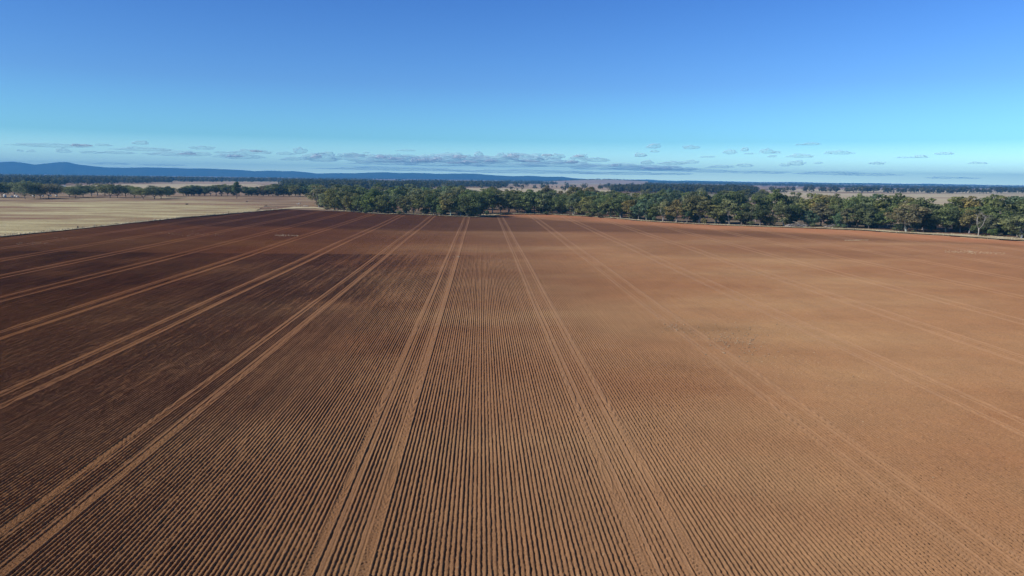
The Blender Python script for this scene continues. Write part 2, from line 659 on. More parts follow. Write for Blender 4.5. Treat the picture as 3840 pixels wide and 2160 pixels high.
def sheet(name, pix, mat, z, label, cat, world=None, jit=.5, step=4.):
    pts = world or [gp(*p)[:2] for p in pix]
    outp = []
    n = len(pts)
    for i in range(n):
        a, b = Vector(pts[i]), Vector(pts[(i + 1) % n])
        k = max(1, min(120, int((b - a).length / step)))
        for q in range(k):
            p = a.lerp(b, q / k)
            d = (b - a).normalized()
            nn = mnoise.noise(Vector((p.x * .31, p.y * .31, z * 9))) + .6 * mnoise.noise(Vector((p.x * 1.1, p.y * 1.1, z)))
            w = jit * nn * (0 if q == 0 else 1)
            outp.append((p.x - d.y * w, p.y + d.x * w))
    bm = bmesh.new()
    f = bm.faces.new([bm.verts.new((x, y, z + gz(x, y))) for x, y in outp])
    bmesh.ops.triangulate(bm, faces=[f])
    bmesh.ops.recalc_face_normals(bm, faces=bm.faces)
    me = bpy.data.meshes.new(name)
    bm.to_mesh(me)
    bm.free()
    if me.polygons[0].normal.z < 0:
        me.flip_normals()
    o = link(name, me, mat)
    tag(o, label, cat, kind='structure')
    return o


def strip_sheet(name, strip, mat, z, label, cat, jit=.4):
    m = len(strip) // 2
    a, b = strip[:m], strip[m:][::-1]
    V, Q = [], []
    nrow = 5
    for i in range(m - 1):
        k = max(2, int(math.dist(a[i], a[i + 1]) / 1.5))
        for q in range(k + (i == m - 2)):
            f = q / k
            A = Vector(a[i]).lerp(Vector(a[i + 1]), f)
            B = Vector(b[i]).lerp(Vector(b[i + 1]), f)
            w = (B - A).length
            for r in range(nrow):
                u = r / (nrow - 1)
                p = A.lerp(B, u)
                if r in (0, nrow - 1):
                    nn = mnoise.noise(Vector((p.x * .4, p.y * .4, z * 9))) + .6 * mnoise.noise(Vector((p.x * 1.4, p.y * 1.4, z)))
                    p = p + (B - A) / max(w, .01) * min(jit, w * .25) * nn
                V.append((p.x, p.y, z + .05 * mnoise.noise(Vector((p.x * .5, p.y * .5, 4)))))
    n = len(V) // nrow
    for i in range(n - 1):
        for r in range(nrow - 1):
            Q.append((i * nrow + r, (i + 1) * nrow + r, (i + 1) * nrow + r + 1, i * nrow + r + 1))
    o = link(name, np_mesh(name, V, Q), mat)
    tag(o, label, cat, kind='structure')
    return o


def off_line(pix, d0, d1, k=1.):
    """strip between two offsets (metres, away from the field centre) along a pixel polyline"""
    P = [gp(*p)[:2] for p in pix]
    a, b = [], []
    for i, (x, y) in enumerate(P):
        q0, q1 = P[max(i - 1, 0)], P[min(i + 1, len(P) - 1)]
        t = Vector((q1[0] - q0[0], q1[1] - q0[1])).normalized()
        nn = Vector((-t.y, t.x))
        if nn.dot(Vector((x - FC[0], y - FC[1]))) < 0:
            nn = -nn
        e0 = d0[i] if hasattr(d0, '__len__') else d0
        e1 = d1[i] if hasattr(d1, '__len__') else d1
        a.append((x + nn.x * e0, y + nn.y * e0))
        b.append((x + nn.x * e1, y + nn.y * e1))
    return a + b[::-1]


# dry stubble paddock beyond the fence, browner strip in front of the trees
p_st = [(-260, 916)] + [(x, y - 1.5) for x, y in LEFT[:-2]] + [(1000, 770), (820, 756), (500, 757), (250, 756), (0, 758), (-260, 760)]
sheet('stubble_paddock', p_st, M['stubble'], .24, 'pale straw stubble paddock beside the dark ploughed soil', 'paddock', jit=1.2)
strip_sheet('grass_verge', off_line(LEFT, -.3, 1.7), M['verge'], .32, 'strip of pale dry grass along the ploughed edge', 'verge', .4)
wv = [2.2, 2.6, 2.2, 1.6, 1.2, 1., 1.2, 1., 1.5, 3, 6, 6, 3.5, 2.2, 2., 2.2, 2., 2.2, 2.6, 2.4, 2.6, 4, 4.5, 5, 7, 9, 9, 9, 9]
strip_sheet('grass_verge', off_line(FRONT, -.3, wv), M['verge'], .33, 'strip of pale dry grass between the soil and the woodland', 'verge', .6)
sheet('grass_verge', [(1040, 787), (1100, 778), (1180, 778), (1230, 785), (1175, 784.5), (1100, 786)], M['verge'], .36, 'pale grassy corner below the two white sheep', 'verge', jit=.4)
sheet('pale_paddock', [(240, 706), (560, 709), (980, 708), (1060, 703), (960, 691), (640, 690.5), (420, 692), (240, 697)], M['pasture'], .22, 'pale straw paddock behind the row of spreading trees', 'paddock', jit=6)
sheet('pink_paddock', [(640, 689), (1040, 690), (1000, 684), (700, 683)], M['pinkland'], .3, 'thin pinkish strip of paddock behind the pale one', 'paddock', jit=6)
sheet('pale_paddock', [(2860, 775), (3300, 772), (3900, 800), (4200, 800), (4200, 732), (3840, 729), (3300, 726), (2960, 721), (2860, 724)], M['pasture'], .22, 'wide pale paddock behind the woodland and before the distant tree line', 'paddock', jit=3)
sheet('pale_paddock', [(1620, 715), (1760, 718), (1930, 724), (2120, 724), (2290, 722), (2300, 712), (2130, 709), (1900, 706), (1760, 705), (1620, 706)], M['pasture'], .22, 'pale paddock glimpsed over the middle of the woodland', 'paddock', jit=4)
sheet('pink_paddock', [(1900, 704), (2140, 708), (2420, 712), (2400, 694), (2140, 691), (1900, 692)], M['pinkland'], .22, 'pinkish paddock dotted with small bushes beyond the woodland', 'paddock', jit=8)
sheet('pink_paddock', [(2420, 696), (2700, 700), (2860, 702), (2860, 697), (2640, 693), (2420, 692)], M['pinkland'], .3, 'narrow pinkish paddock over the treetops', 'paddock', jit=8)
sheet('pale_paddock', [(2880, 718), (3300, 722), (3900, 727), (3900, 717), (3300, 712), (2880, 708)], M['pasture'], .3, 'pale strip of paddock behind the distant tree line', 'paddock', jit=8)

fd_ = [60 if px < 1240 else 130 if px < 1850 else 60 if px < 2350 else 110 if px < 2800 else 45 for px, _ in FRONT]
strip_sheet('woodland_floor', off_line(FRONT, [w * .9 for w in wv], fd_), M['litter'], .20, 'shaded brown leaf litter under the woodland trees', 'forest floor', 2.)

# dry grass tufts along the edges of the field (nobody could count them)
rng = np.random.RandomState(11)
tv, tq = [], []


def tuft_at(x, y, z, h, n=5):
    for _ in range(n):
        a = rng.rand() * 6.283
        w = h * .28
        dx, dy = math.cos(a) * w, math.sin(a) * w
        lx, ly = (rng.rand(2) - .5) * h * .7
        ox, oy = (rng.rand(2) - .5) * h * 1.2
        b = len(tv)
        tv.extend([(x + ox - dx, y + oy - dy, z), (x + ox + dx, y + oy + dy, z), (x + ox + lx + dx * .3, y + oy + ly + dy * .3, z + h), (x + ox + lx - dx * .3, y + oy + ly - dy * .3, z + h)])
        tq.append((b, b + 1, b + 2, b + 3))


def scatter_strip(strip, n, h0, h1):
    m = len(strip) // 2
    a, b = strip[:m], strip[m:][::-1]
    L = [math.dist(a[i], a[i + 1]) for i in range(m - 1)]
    cum = np.cumsum([0] + L)
    for _ in range(n):
        s = rng.rand() * cum[-1]
        i = min(m - 2, int(np.searchsorted(cum, s) - 1)) if s > 0 else 0
        f = (s - cum[i]) / max(L[i], 1e-6)
        u = rng.rand()
        x = (a[i][0] * (1 - f) + a[i + 1][0] * f) * (1 - u) + (b[i][0] * (1 - f) + b[i + 1][0] * f) * u
        y = (a[i][1] * (1 - f) + a[i + 1][1] * f) * (1 - u) + (b[i][1] * (1 - f) + b[i + 1][1] * f) * u
        tuft_at(x, y, .2, h0 + (h1 - h0) * rng.rand() ** 2)


scatter_strip(off_line(FRONT, -.2, wv), 4200, .08, .30)
scatter_strip(off_line(LEFT, -.1, 1.5), 1500, .08, .32)
for _ in range(5000):
    px, py = rng.rand() * 1100 - 60, 0
    e = np.interp(px, [p[0] for p in LEFT], [p[1] for p in LEFT])
    py = 752 + (e - 752) * rng.rand() ** .7
    x, y, _t = gp(px, py)
    tuft_at(x, y, .2, .06 + .10 * rng.rand(), 3)
g_o = link('dry_grass', np_mesh('dry_grass', tv, tq), M['tuft'])
tag(g_o, 'straw-coloured dry grass tufts along the field edges and in the stubble', 'grass', kind='stuff')

# ------------------------------------------------------------------ stones and straw lying on the soil
st = MB()
for i in range(520):
    r_ = rng.rand()
    if r_ < .55:
        px, py = rng.normal(2745, 70), rng.normal(1285, 26)
    elif r_ < .75:
        px = 2460 + rng.rand() * 460
        py = 1205 + (px - 2460) * .26 + rng.normal(0, 20)
    elif r_ < .85:
        px, py = rng.normal(2520, 22), rng.normal(1230, 7)
    else:
        px, py = rng.rand() * 1500 + 2250, 930 + rng.rand() * 1000
    x, y, _t = gp(px, py)
    s = .018 + .050 * rng.rand() ** 2.4
    if r_ >= .85:
        s *= .6
    st.blob((x, y, .10), (s * (1 + .5 * rng.rand()), s, s * .7), i, .35, 1)
tag(st.build('loose_stones', M['rock']), 'pale stones and clods scattered in a loose patch on the soil', 'stones', kind='stuff')

tv, tq = [], []
for cx, cy, w, h, n in ((3195, 902.5, 28, .6, 130), (3232, 901.5, 24, .5, 110), (3600, 945, 60, 6, 120), (3700, 950, 70, 5, 120), (1075, 884, 45, 3.5, 150),
                      (1710, 965, 14, 3, 14), (700, 880, 150, 8, 90), (120, 915, 60, 6, 120), (260, 895, 60, 4, 60), (440, 900, 60, 4, 60)):
    for _ in range(n):
        px, py = cx + (rng.rand() - .5) * 2 * w, cy + rng.normal(0, 1) * h * .5
        x, y, _t = gp(px, py)
        if inside(np.array([x]), np.array([y]))[0] > 1:
            tuft_at(x, y, .06, .06 + .07 * rng.rand(), 2)
tag(link('straw_litter', np_mesh('straw_litter', tv, tq), M['straw']), 'scattered pale straw lying on the ploughed soil', 'straw', kind='stuff')

# ------------------------------------------------------------------ trees
COL = {
    'dark green': (.140, .178, .078), 'olive-green': (.240, .258, .108), 'grey-green': (.240, .274, .150), 'blue-green': (.172, .250, .150),
    'rusty olive': (.276, .250, .112), 'grey-brown': (.262, .244, .150), 'bright green': (.208, .276, .100), 'mid green': (.194, .240, .102),
}
BARK = {'pale': (.37, .37, .34), 'grey': (.24, .215, .185), 'brown': (.13, .105, .085)}


def gen_tree(seed, H, Wd, trunk, clumps, cr, flat=.75, low=0., limbs=4, lean=0., per=95, leaf=.24, bare=False):
    """tapered trunk and limbs, and a crown of leaf clumps at the limb ends; returns two meshes"""
    r = random.Random(seed)
    tb = MB()
    th = H * trunk
    top = Vector((lean * th, r.uniform(-.15, .15) * th, th))
    R0 = .021 * H
    tb.tube([(0, 0, -.4), (0, 0, .1), top * .5 + Vector((r.uniform(-.1, .1), r.uniform(-.1, .1), 0)), top], [R0 * 1.5, R0 * 1.15, R0 * .9, R0 * .8], 7)
    zc0, zc1 = H * low, H
    zc = (zc0 + zc1) / 2
    cz = (zc1 - zc0) / 2
    cen = []
    tries = 0
    while len(cen) < clumps and tries < 4000:
        tries += 1
        d = Vector((r.gauss(0, 1), r.gauss(0, 1), r.gauss(0, 1))).normalized()
        if d.z < -.55 and r.random() < .6:
            continue
        k = r.uniform(.45, 1.) ** .5
        sq = 1 + .22 * math.sin(3 * math.atan2(d.y, d.x) + seed) + .15 * math.sin(5 * math.atan2(d.y, d.x) + seed * 2.1)
        p = Vector((d.x * Wd / 2 * k * sq * .82 + lean * H * .3, d.y * Wd / 2 * k * sq * .82, zc + d.z * cz * k * .86))
        if all((p - q).length > cr * Wd * .62 for q in cen):
            cen.append(p)
    for _ in range(4):                               # sprays standing clear of the crown
        d = Vector((r.gauss(0, 1), r.gauss(0, 1), abs(r.gauss(.3, .7)))).normalized()
        cen.append(Vector((d.x * Wd * .50 + lean * H * .3, d.y * Wd * .50, zc + d.z * cz * 1.0)))
    mains = []
    for i in range(limbs):
        a = 2 * math.pi * (i + r.uniform(-.3, .3)) / limbs
        rad = Wd * r.uniform(.16, .3)
        e = Vector((math.cos(a) * rad + lean * H * .3, math.sin(a) * rad, max(th * 1.15, zc + cz * r.uniform(-.15, .5))))
        b = top * r.uniform(.75, 1.)
        m1 = b.lerp(e, .5) + Vector((math.cos(a) * rad * .25, math.sin(a) * rad * .25, -.03 * H))
        tb.tube([b, m1, e], [R0 * .62, R0 * .45, R0 * .28], 5)
        mains.append((b, m1, e))
    for p in cen:
        b, m1, e = min(mains, key=lambda q: (q[2] - p).length)
        s_ = e if p.z > e.z else m1.lerp(e, r.uniform(.2, .9))
        md = s_.lerp(p, .55) + Vector((0, 0, -.02 * H))
        tb.tube([s_, md, p], [R0 * .27, R0 * .17, R0 * .07], 4)
        if bare:
            for _ in range(4):
                q = p + Vector((r.gauss(0, 1), r.gauss(0, 1), r.uniform(.1, 1.4))) * Wd * .10
                tb.tube([md.lerp(p, r.random()), q], [R0 * .1, R0 * .03], 3)
    tm = tb.mesh('trunk', True)
    if bare:
        return tm, None
    g = np.random.RandomState(seed)
    PV, PQ, TN = [], [], []
    nb = 0
    for p in cen:
        rc = cr * Wd * g.uniform(.75, 1.25)
        tone = g.uniform(.15, .85)
        n = int(per * g.uniform(.8, 1.2))
        d = g.normal(size=(n, 3))
        d /= np.linalg.norm(d, axis=1)[:, None]
        d[:, 2] = np.where((d[:, 2] < -.25) & (g.rand(n) < .6), -d[:, 2], d[:, 2])
        k = g.uniform(.35, 1., n) ** .45
        lump = 1 + .3 * np.sin(d[:, 0] * 5 + g.rand() * 6) * np.cos(d[:, 1] * 4 + g.rand() * 6)
        c = d * (k * lump)[:, None] * rc
        c[:, 2] *= flat
        c += np.array(p)
        nrm = d * .8 + g.normal(size=(n, 3)) * .55 + np.array([0, 0, .35])
        nrm /= np.linalg.norm(nrm, axis=1)[:, None]
        t1 = np.cross(nrm, g.normal(size=(n, 3)))
        t1 /= np.linalg.norm(t1, axis=1)[:, None]
        t2 = np.cross(nrm, t1)
        s1 = leaf * g.uniform(.6, 1.35, n)[:, None]
        s2 = s1 * g.uniform(.45, .8, n)[:, None]
        quad = np.stack([c - t1 * s1, c - t2 * s2, c + t1 * s1, c + t2 * s2], 1)
        PV.append(quad.reshape(-1, 3))
        PQ.append(np.arange(4 * n).reshape(-1, 4) + nb)
        nb += 4 * n
        TN.append(np.repeat(np.clip(tone + g.normal(0, .13, n), 0, 1), 4))
    cm = np_mesh('crown', np.concatenate(PV), np.concatenate(PQ), dict(tone=np.concatenate(TN)))
    return tm, cm


# kinds are built 9 m tall and scaled to the tree in the photo
KIND = {}
spec = dict(
    tall=dict(H=9, Wd=6.0, trunk=.26, clumps=36, cr=.165, low=.10, limbs=4),
    open=dict(H=9, Wd=6.6, trunk=.26, clumps=27, cr=.16, low=.15, limbs=5, flat=.66),
    bushy=dict(H=9, Wd=7.4, trunk=.14, clumps=40, cr=.15, low=.03, limbs=5),
    spread=dict(H=9, Wd=11., trunk=.20, clumps=46, cr=.135, low=.20, limbs=6, flat=.7),
    column=dict(H=9, Wd=4.4, trunk=.10, clumps=34, cr=.21, low=.10, limbs=3),
    leaning=dict(H=9, Wd=6.4, trunk=.42, clumps=26, cr=.16, low=.28, limbs=4, lean=-.22, flat=.65),
)
for k, sp in spec.items():
    KIND[k] = []
    for j in range(4 if k in ('tall', 'open', 'bushy') else (3 if k == 'spread' else 2)):
        tm, cm = gen_tree(100 + 17 * j + len(k) * 31, **sp)
        tm.materials.append(M['bark'])
        cm.materials.append(M['leaf'])
        KIND[k].append((tm, cm, sp['Wd']))

trees = []          # (px, world x, y, record)


def tree(x, y, h, w, colour, kind, bark, label, group, r=random, parts=True, name='gum_tree', cat='tree'):
    tm, cm, w0 = r.choice(KIND[kind])
    sz = h / 9.
    sw = 1.14 * w / w0
    sw = max(.7 * sz, min(1.75 * sz, sw))
    root = empty(name, (x, y, .1 + gz(x, y)), r.uniform(0, 6.28) if kind != 'leaning' else r.uniform(-.3, .3), (sw, sw, sz))
    c = COL[colour]
    j = r.uniform(.82, 1.2)
    t = link('trunk', tm, None, root)
    t.color = (*[v * r.uniform(.85, 1.15) for v in BARK[bark]], 1)
    cr = link('crown', cm, None, root)
    cr.color = (c[0] * j * r.uniform(.92, 1.08), c[1] * j, c[2] * j * r.uniform(.9, 1.1), 1)
    tag(root, label, cat, group)
    return root


ordn = lambda n: '%d%s' % (n, 'th' if 10 <= n % 100 <= 20 else {1: 'st', 2: 'nd', 3: 'rd'}.get(n % 10, 'th'))
rt = random.Random(5)

# --- the woodland's front row: pixel x, base row, height and width in pixels, colour, kind, bark
FR = [
    (1195, 781, 82, 66, 'grey-brown', 'open', 'pale'), (1222, 786, 62, 46, 'grey-green', 'bushy', 'grey'), (1255, 790, 80, 62, 'olive-green', 'bushy', 'grey'), (1290, 793, 74, 52, 'mid green', 'bushy', 'grey'),
    (1318, 796, 72, 56, 'olive-green', 'bushy', 'brown'), (1350, 798, 68, 52, 'mid green', 'bushy', 'grey'), (1384, 800, 66, 56, 'bright green', 'bushy', 'grey'), (1412, 801, 58, 46, 'dark green', 'bushy', 'brown'), (1436, 802, 74, 50, 'mid green', 'bushy', 'grey'),
    (1472, 802, 46, 40, 'bright green', 'bushy', 'brown'), (1520, 803, 66, 50, 'olive-green', 'open', 'grey'), (1552, 803, 56, 42, 'grey-green', 'open', 'grey'), (1588, 805, 78, 58, 'olive-green', 'tall', 'grey'),
    (1626, 807, 80, 54, 'dark green', 'bushy', 'grey'), (1660, 809, 72, 48, 'mid green', 'bushy', 'grey'), (1690, 811, 88, 62, 'rusty olive', 'tall', 'pale'), (1728, 812, 84, 58, 'mid green', 'bushy', 'pale'), (1752, 814, 78, 50, 'dark green', 'bushy', 'grey'), (1778, 814, 92, 66, 'mid green', 'bushy', 'grey'),
    (1802, 812, 84, 48, 'dark green', 'bushy', 'brown'),
    (1846, 800, 88, 52, 'olive-green', 'tall', 'pale'), (1878, 800, 76, 46, 'grey-green', 'open', 'pale'), (1906, 801, 72, 46, 'mid green', 'tall', 'pale'),
    (1940, 802, 68, 52, 'dark green', 'bushy', 'grey'), (1972, 803, 78, 54, 'mid green', 'tall', 'grey'), (2004, 803, 84, 52, 'mid green', 'tall', 'brown'), (2036, 804, 78, 48, 'grey-green', 'tall', 'grey'), (2066, 805, 70, 46, 'dark green', 'bushy', 'brown'),
    (2106, 806, 74, 66, 'mid green', 'spread', 'brown'), (2150, 808, 76, 58, 'grey-green', 'open', 'pale'), (2184, 810, 60, 48, 'olive-green', 'bushy', 'grey'), (2214, 813, 56, 58, 'olive-green', 'open', 'grey'), (2250, 815, 70, 54, 'mid green', 'bushy', 'grey'),
    (2290, 817, 76, 56, 'olive-green', 'tall', 'grey'), (2328, 820, 86, 62, 'dark green', 'tall', 'pale'), (2362, 823, 80, 52, 'rusty olive', 'tall', 'grey'), (2394, 826, 70, 44, 'blue-green', 'tall', 'grey'),
    (2424, 828, 78, 54, 'blue-green', 'open', 'pale'), (2454, 830, 66, 44, 'mid green', 'tall', 'grey'), (2486, 832, 80, 58, 'grey-green', 'open', 'pale'), (2536, 835, 86, 60, 'rusty olive', 'tall', 'pale'), (2576, 837, 74, 48, 'blue-green', 'tall', 'grey'),
    (2621, 838, 104, 86, 'rusty olive', 'open', 'pale'), (2682, 841, 72, 58, 'olive-green', 'open', 'grey'), (2735, 843, 94, 56, 'grey-green', 'leaning', 'pale'), (2780, 845, 76, 52, 'mid green', 'tall', 'grey'), (2816, 846, 70, 52, 'grey-green', 'open', 'pale'), (2850, 848, 78, 54, 'dark green', 'tall', 'grey'),
    (2890, 849, 42, 36, 'olive-green', 'bushy', 'brown'), (2940, 849, 84, 58, 'grey-green', 'leaning', 'pale'), (2976, 848, 82, 58, 'dark green', 'tall', 'grey'), (3032, 850, 62, 54, 'blue-green', 'bushy', 'grey'), (3076, 850, 82, 66, 'grey-brown', 'tall', 'grey'), (3126, 852, 74, 58, 'mid green', 'open', 'pale'),
    (3152, 855, 60, 46, 'blue-green', 'bushy', 'grey'), (3178, 856, 74, 48, 'grey-brown', 'tall', 'pale'), (3216, 857, 86, 64, 'dark green', 'tall', 'brown'), (3258, 859, 76, 52, 'grey-green', 'tall', 'grey'), (3296, 860, 66, 58, 'bright green', 'tall', 'grey'), (3340, 862, 80, 58, 'dark green', 'open', 'brown'),
    (3398, 871, 106, 104, 'grey-brown', 'open', 'pale'), (3428, 868, 82, 50, 'grey-green', 'tall', 'pale'), (3462, 870, 70, 56, 'olive-green', 'open', 'grey'), (3492, 871, 76, 52, 'dark green', 'tall', 'brown'), (3546, 874, 98, 76, 'mid green', 'tall', 'pale'), (3600, 875, 82, 58, 'dark green', 'tall', 'pale'),
    (3634, 878, 92, 58, 'rusty olive', 'tall', 'pale'), (3702, 884, 72, 48, 'grey-green', 'tall', 'grey'), (3724, 888, 32, 32, 'bright green', 'bushy', 'brown'), (3756, 884, 66, 48, 'grey-brown', 'open', 'grey'), (3790, 887, 72, 56, 'mid green', 'bushy', 'grey'), (3814, 890, 80, 52, 'olive-green', 'tall', 'pale'),
    (3852, 892, 84, 60, 'dark green', 'tall', 'grey'), (3895, 896, 88, 64, 'olive-green', 'bushy', 'grey'),
]
KW = dict(tall='rounded', open='open-crowned', bushy='bushy', spread='spreading', column='narrow', leaning='leaning')
placed = []
for i, (px, by, hp, wp, col, kind, bark) in enumerate(FR):
    x, y, t = gp(px, by)
    lab = '%s %s tree, %s trunk, woodland front row, %s from the sheep corner' % (col, KW[kind], bark, ordn(i + 1))
    tree(x, y, hp * t / F, wp * t / F * 1.12, col, kind, bark, lab, 'gum trees in the woodland front row', rt)
    placed.append((px, x, y))
FRX = [p[0] for p in FR]


def front_no(px):
    return 1 + min(range(len(FRX)), key=lambda k: abs(FRX[k] - px))


rank = {}
NTREE = len(FR)


def back_tree(px, t, h, w, col, kind, bark):
    global NTREE
    d = ray(px, hor(px))
    x, y = d[0] * t, d[1] * t
    k = front_no(px)
    rank.setdefault(k, []).append((t, x, y, h, w, col, kind, bark))
    placed.append((px, x, y))
    NTREE += 1


# --- tall trees whose tops make the woodland's skyline: pixel x, pixel row of the top, distance
SKYL = [(2985, 724, 262, 'grey-green', 'open'), (3060, 722, 250, 'olive-green', 'tall'), (3098, 729, 245, 'rusty olive', 'tall'), (3142, 731, 240, 'olive-green', 'open'), (3168, 742, 236, 'mid green', 'tall'), (3226, 731, 232, 'mid green', 'spread'),
        (3262, 736, 228, 'grey-green', 'tall'), (3302, 724, 232, 'blue-green', 'open'), (3336, 731, 225, 'olive-green', 'tall'), (3386, 730, 222, 'mid green', 'open'), (3418, 738, 218, 'rusty olive', 'open'), (3452, 736, 215, 'olive-green', 'tall'),
        (3476, 745, 214, 'mid green', 'open'), (3506, 760, 212, 'grey-green', 'open'), (3566, 768, 208, 'mid green', 'tall'), (3606, 736, 214, 'olive-green', 'open'), (3644, 741, 212, 'rusty olive', 'open'), (3676, 762, 206, 'mid green', 'tall'),
        (3724, 735, 210, 'mid green', 'open'), (3766, 738, 206, 'olive-green', 'open'), (3822, 732, 212, 'blue-green', 'column'), (3856, 748, 205, 'dark green', 'tall'),
        (1956, 711, 330, 'grey-green', 'tall'), (1990, 709, 335, 'mid green', 'tall'), (2046, 699, 345, 'grey-brown', 'open'), (2074, 712, 330, 'mid green', 'tall'), (2102, 714, 326, 'rusty olive', 'tall'), (2164, 691, 350, 'grey-brown', 'tall'), (2150, 702, 330, 'rusty olive', 'tall'),
        (2214, 698, 345, 'rusty olive', 'open'), (2240, 706, 335, 'grey-brown', 'tall'), (2272, 716, 325, 'mid green', 'open'), (2304, 716, 320, 'olive-green', 'open'), (2344, 720, 310, 'mid green', 'tall'), (2385, 722, 300, 'olive-green', 'tall'),
        (1905, 712, 345, 'olive-green', 'open'), (1850, 706, 350, 'olive-green', 'tall'), (1815, 710, 345, 'grey-green', 'open'), (2440, 716, 290, 'mid green', 'tall'), (2630, 716, 275, 'mid green', 'tall'), (2760, 712, 270, 'mid green', 'tall'), (2905, 716, 262, 'mid green', 'tall')]
for px, ty, t, col, kind in SKYL:
    h = EYE - (ty - hor(px)) * t / F
    back_tree(px, t, h, h * rt.uniform(.6, .85), col, kind, rt.choice(['pale', 'grey', 'grey']))

# --- fill behind the front row, trees standing at natural spacing
fx, fd = [p[0] for p in FRONT], [gp(*p)[2] for p in FRONT]
bx = [1150, 1300, 1500, 1700, 1850, 1900, 2000, 2250, 2400, 2500, 2700, 2850, 2950, 3100, 3400, 3840, 3950]
bd = [520, 560, 540, 500, 420, 350, 330, 345, 430, 540, 560, 470, 300, 262, 236, 226, 226]
tries = 0
cols_b = ['mid green', 'mid green', 'olive-green', 'olive-green', 'grey-green', 'dark green', 'grey-green', 'blue-green', 'bright green']
while NTREE < 268 and tries < 40000:
    tries += 1
    px = rt.uniform(1185, 1860) if rt.random() < .5 else rt.uniform(1860, 3880)
    f0, f1 = np.interp(px, fx, fd) + 5, np.interp(px, bx, bd)
    t = 1 / rt.uniform(1 / f1, 1 / f0)
    if t < f0:
        continue
    d = ray(px, hor(px))
    x, y = d[0] * t, d[1] * t
    gap = 4.6 + .013 * max(0, t - 220)
    if any((x - q[1]) ** 2 + (y - q[2]) ** 2 < gap * gap for q in placed):
        continue
    h = rt.uniform(6.8, 9.4)
    if px > 2950:
        h = min(h, 7.6)
    if 1460 < px < 1560 and t < 330:
        continue
    back_tree(px, t, h, h * rt.uniform(.68, 1.), rt.choice(cols_b), rt.choice(['tall', 'tall', 'bushy', 'open']), rt.choice(['pale', 'grey', 'brown']))
for k, lst in rank.items():
    for j, (t, x, y, h, w, col, kind, bark) in enumerate(sorted(lst)):
        lab = '%s %s crown, %s tree back from front-row tree %d of the woodland' % (col, KW[kind], ordn(j + 1), k)
        tree(x, y, h, w, col, kind, bark, lab, 'gum trees standing deeper in the woodland', rt)

# --- the row of spreading trees beyond the stubble paddock
LR = [
    (-30, 741, 52, 50, 'dark green', 'spread'), (8, 740, 50, 46, 'dark green', 'spread'), (55, 735, 46, 50, 'grey-green', 'spread'), (94, 747, 62, 54, 'grey-green', 'spread'), (128, 744, 58, 54, 'mid green', 'spread'), (152, 746, 52, 44, 'olive-green', 'spread'), (184, 746, 54, 56, 'grey-brown', 'spread'),
    (214, 738, 40, 44, 'dark green', 'spread'), (262, 740, 38, 44, 'mid green', 'spread'), (284, 743, 36, 42, 'dark green', 'spread'), (312, 741, 42, 46, 'dark green', 'spread'), (344, 737, 38, 44, 'grey-green', 'open'), (366, 734, 44, 44, 'grey-green', 'open'), (394, 734, 36, 40, 'grey-brown', 'open'),
    (413, 742, 48, 50, 'olive-green', 'spread'), (441, 743, 46, 44, 'dark green', 'spread'), (472, 738, 42, 42, 'grey-green', 'open'), (505, 742, 40, 42, 'mid green', 'spread'), (538, 747, 38, 54, 'olive-green', 'spread'), (580, 747, 40, 48, 'dark green', 'spread'), (604, 745, 40, 46, 'mid green', 'spread'), (626, 740, 38, 38, 'dark green', 'open'),
    (634, 738, 36, 32, 'grey-green', 'bushy'), (645, 737, 34, 30, 'olive-green', 'open'), (656, 738, 37, 36, 'dark green', 'bushy'), (676, 738, 38, 34, 'mid green', 'bushy'), (900, 738, 35, 34, 'dark green', 'bushy'), (664, 737, 36, 36, 'grey-green', 'open'), (686, 737, 42, 40, 'grey-green', 'bushy'), (706, 737, 38, 36, 'blue-green', 'bushy'), (728, 737, 36, 40, 'grey-brown', 'bushy'), (750, 738, 38, 40, 'dark green', 'spread'), (772, 737, 42, 38, 'grey-green', 'open'), (794, 737, 46, 42, 'grey-green', 'tall'),
    (818, 738, 42, 44, 'dark green', 'spread'), (842, 738, 36, 40, 'dark green', 'bushy'), (862, 737, 40, 32, 'grey-brown', 'open'),
    (912, 738, 36, 36, 'mid green', 'bushy'), (934, 738, 34, 36, 'grey-green', 'bushy'), (956, 738, 38, 38, 'grey-brown', 'bushy'), (978, 738, 38, 36, 'dark green', 'bushy'), (994, 739, 44, 34, 'mid green', 'open'), (1014, 739, 36, 38, 'grey-green', 'bushy'), (1036, 739, 38, 38, 'dark green', 'bushy'), (1058, 739, 40, 38, 'mid green', 'bushy'),
    (1080, 740, 42, 36, 'olive-green', 'tall'), (1100, 740, 40, 36, 'dark green', 'bushy'), (1122, 740, 44, 38, 'blue-green', 'tall'), (1144, 740, 44, 40, 'dark green', 'bushy'), (1166, 741, 48, 42, 'mid green', 'bushy'),
    (30, 729, 40, 44, 'grey-green', 'tall'), (76, 729, 38, 44, 'grey-brown', 'tall'), (118, 729, 36, 40, 'grey-green', 'tall'), (206, 728, 36, 42, 'grey-brown', 'open'), (300, 729, 36, 46, 'grey-green', 'open'), (420, 729, 34, 46, 'grey-green', 'tall'), (480, 730, 34, 46, 'grey-brown', 'tall'), (570, 730, 34, 44, 'grey-green', 'tall'),
    (1040, 722, 34, 34, 'mid green', 'tall'), (1085, 722, 36, 34, 'dark green', 'tall'), (1130, 724, 40, 36, 'dark green', 'tall'),
]
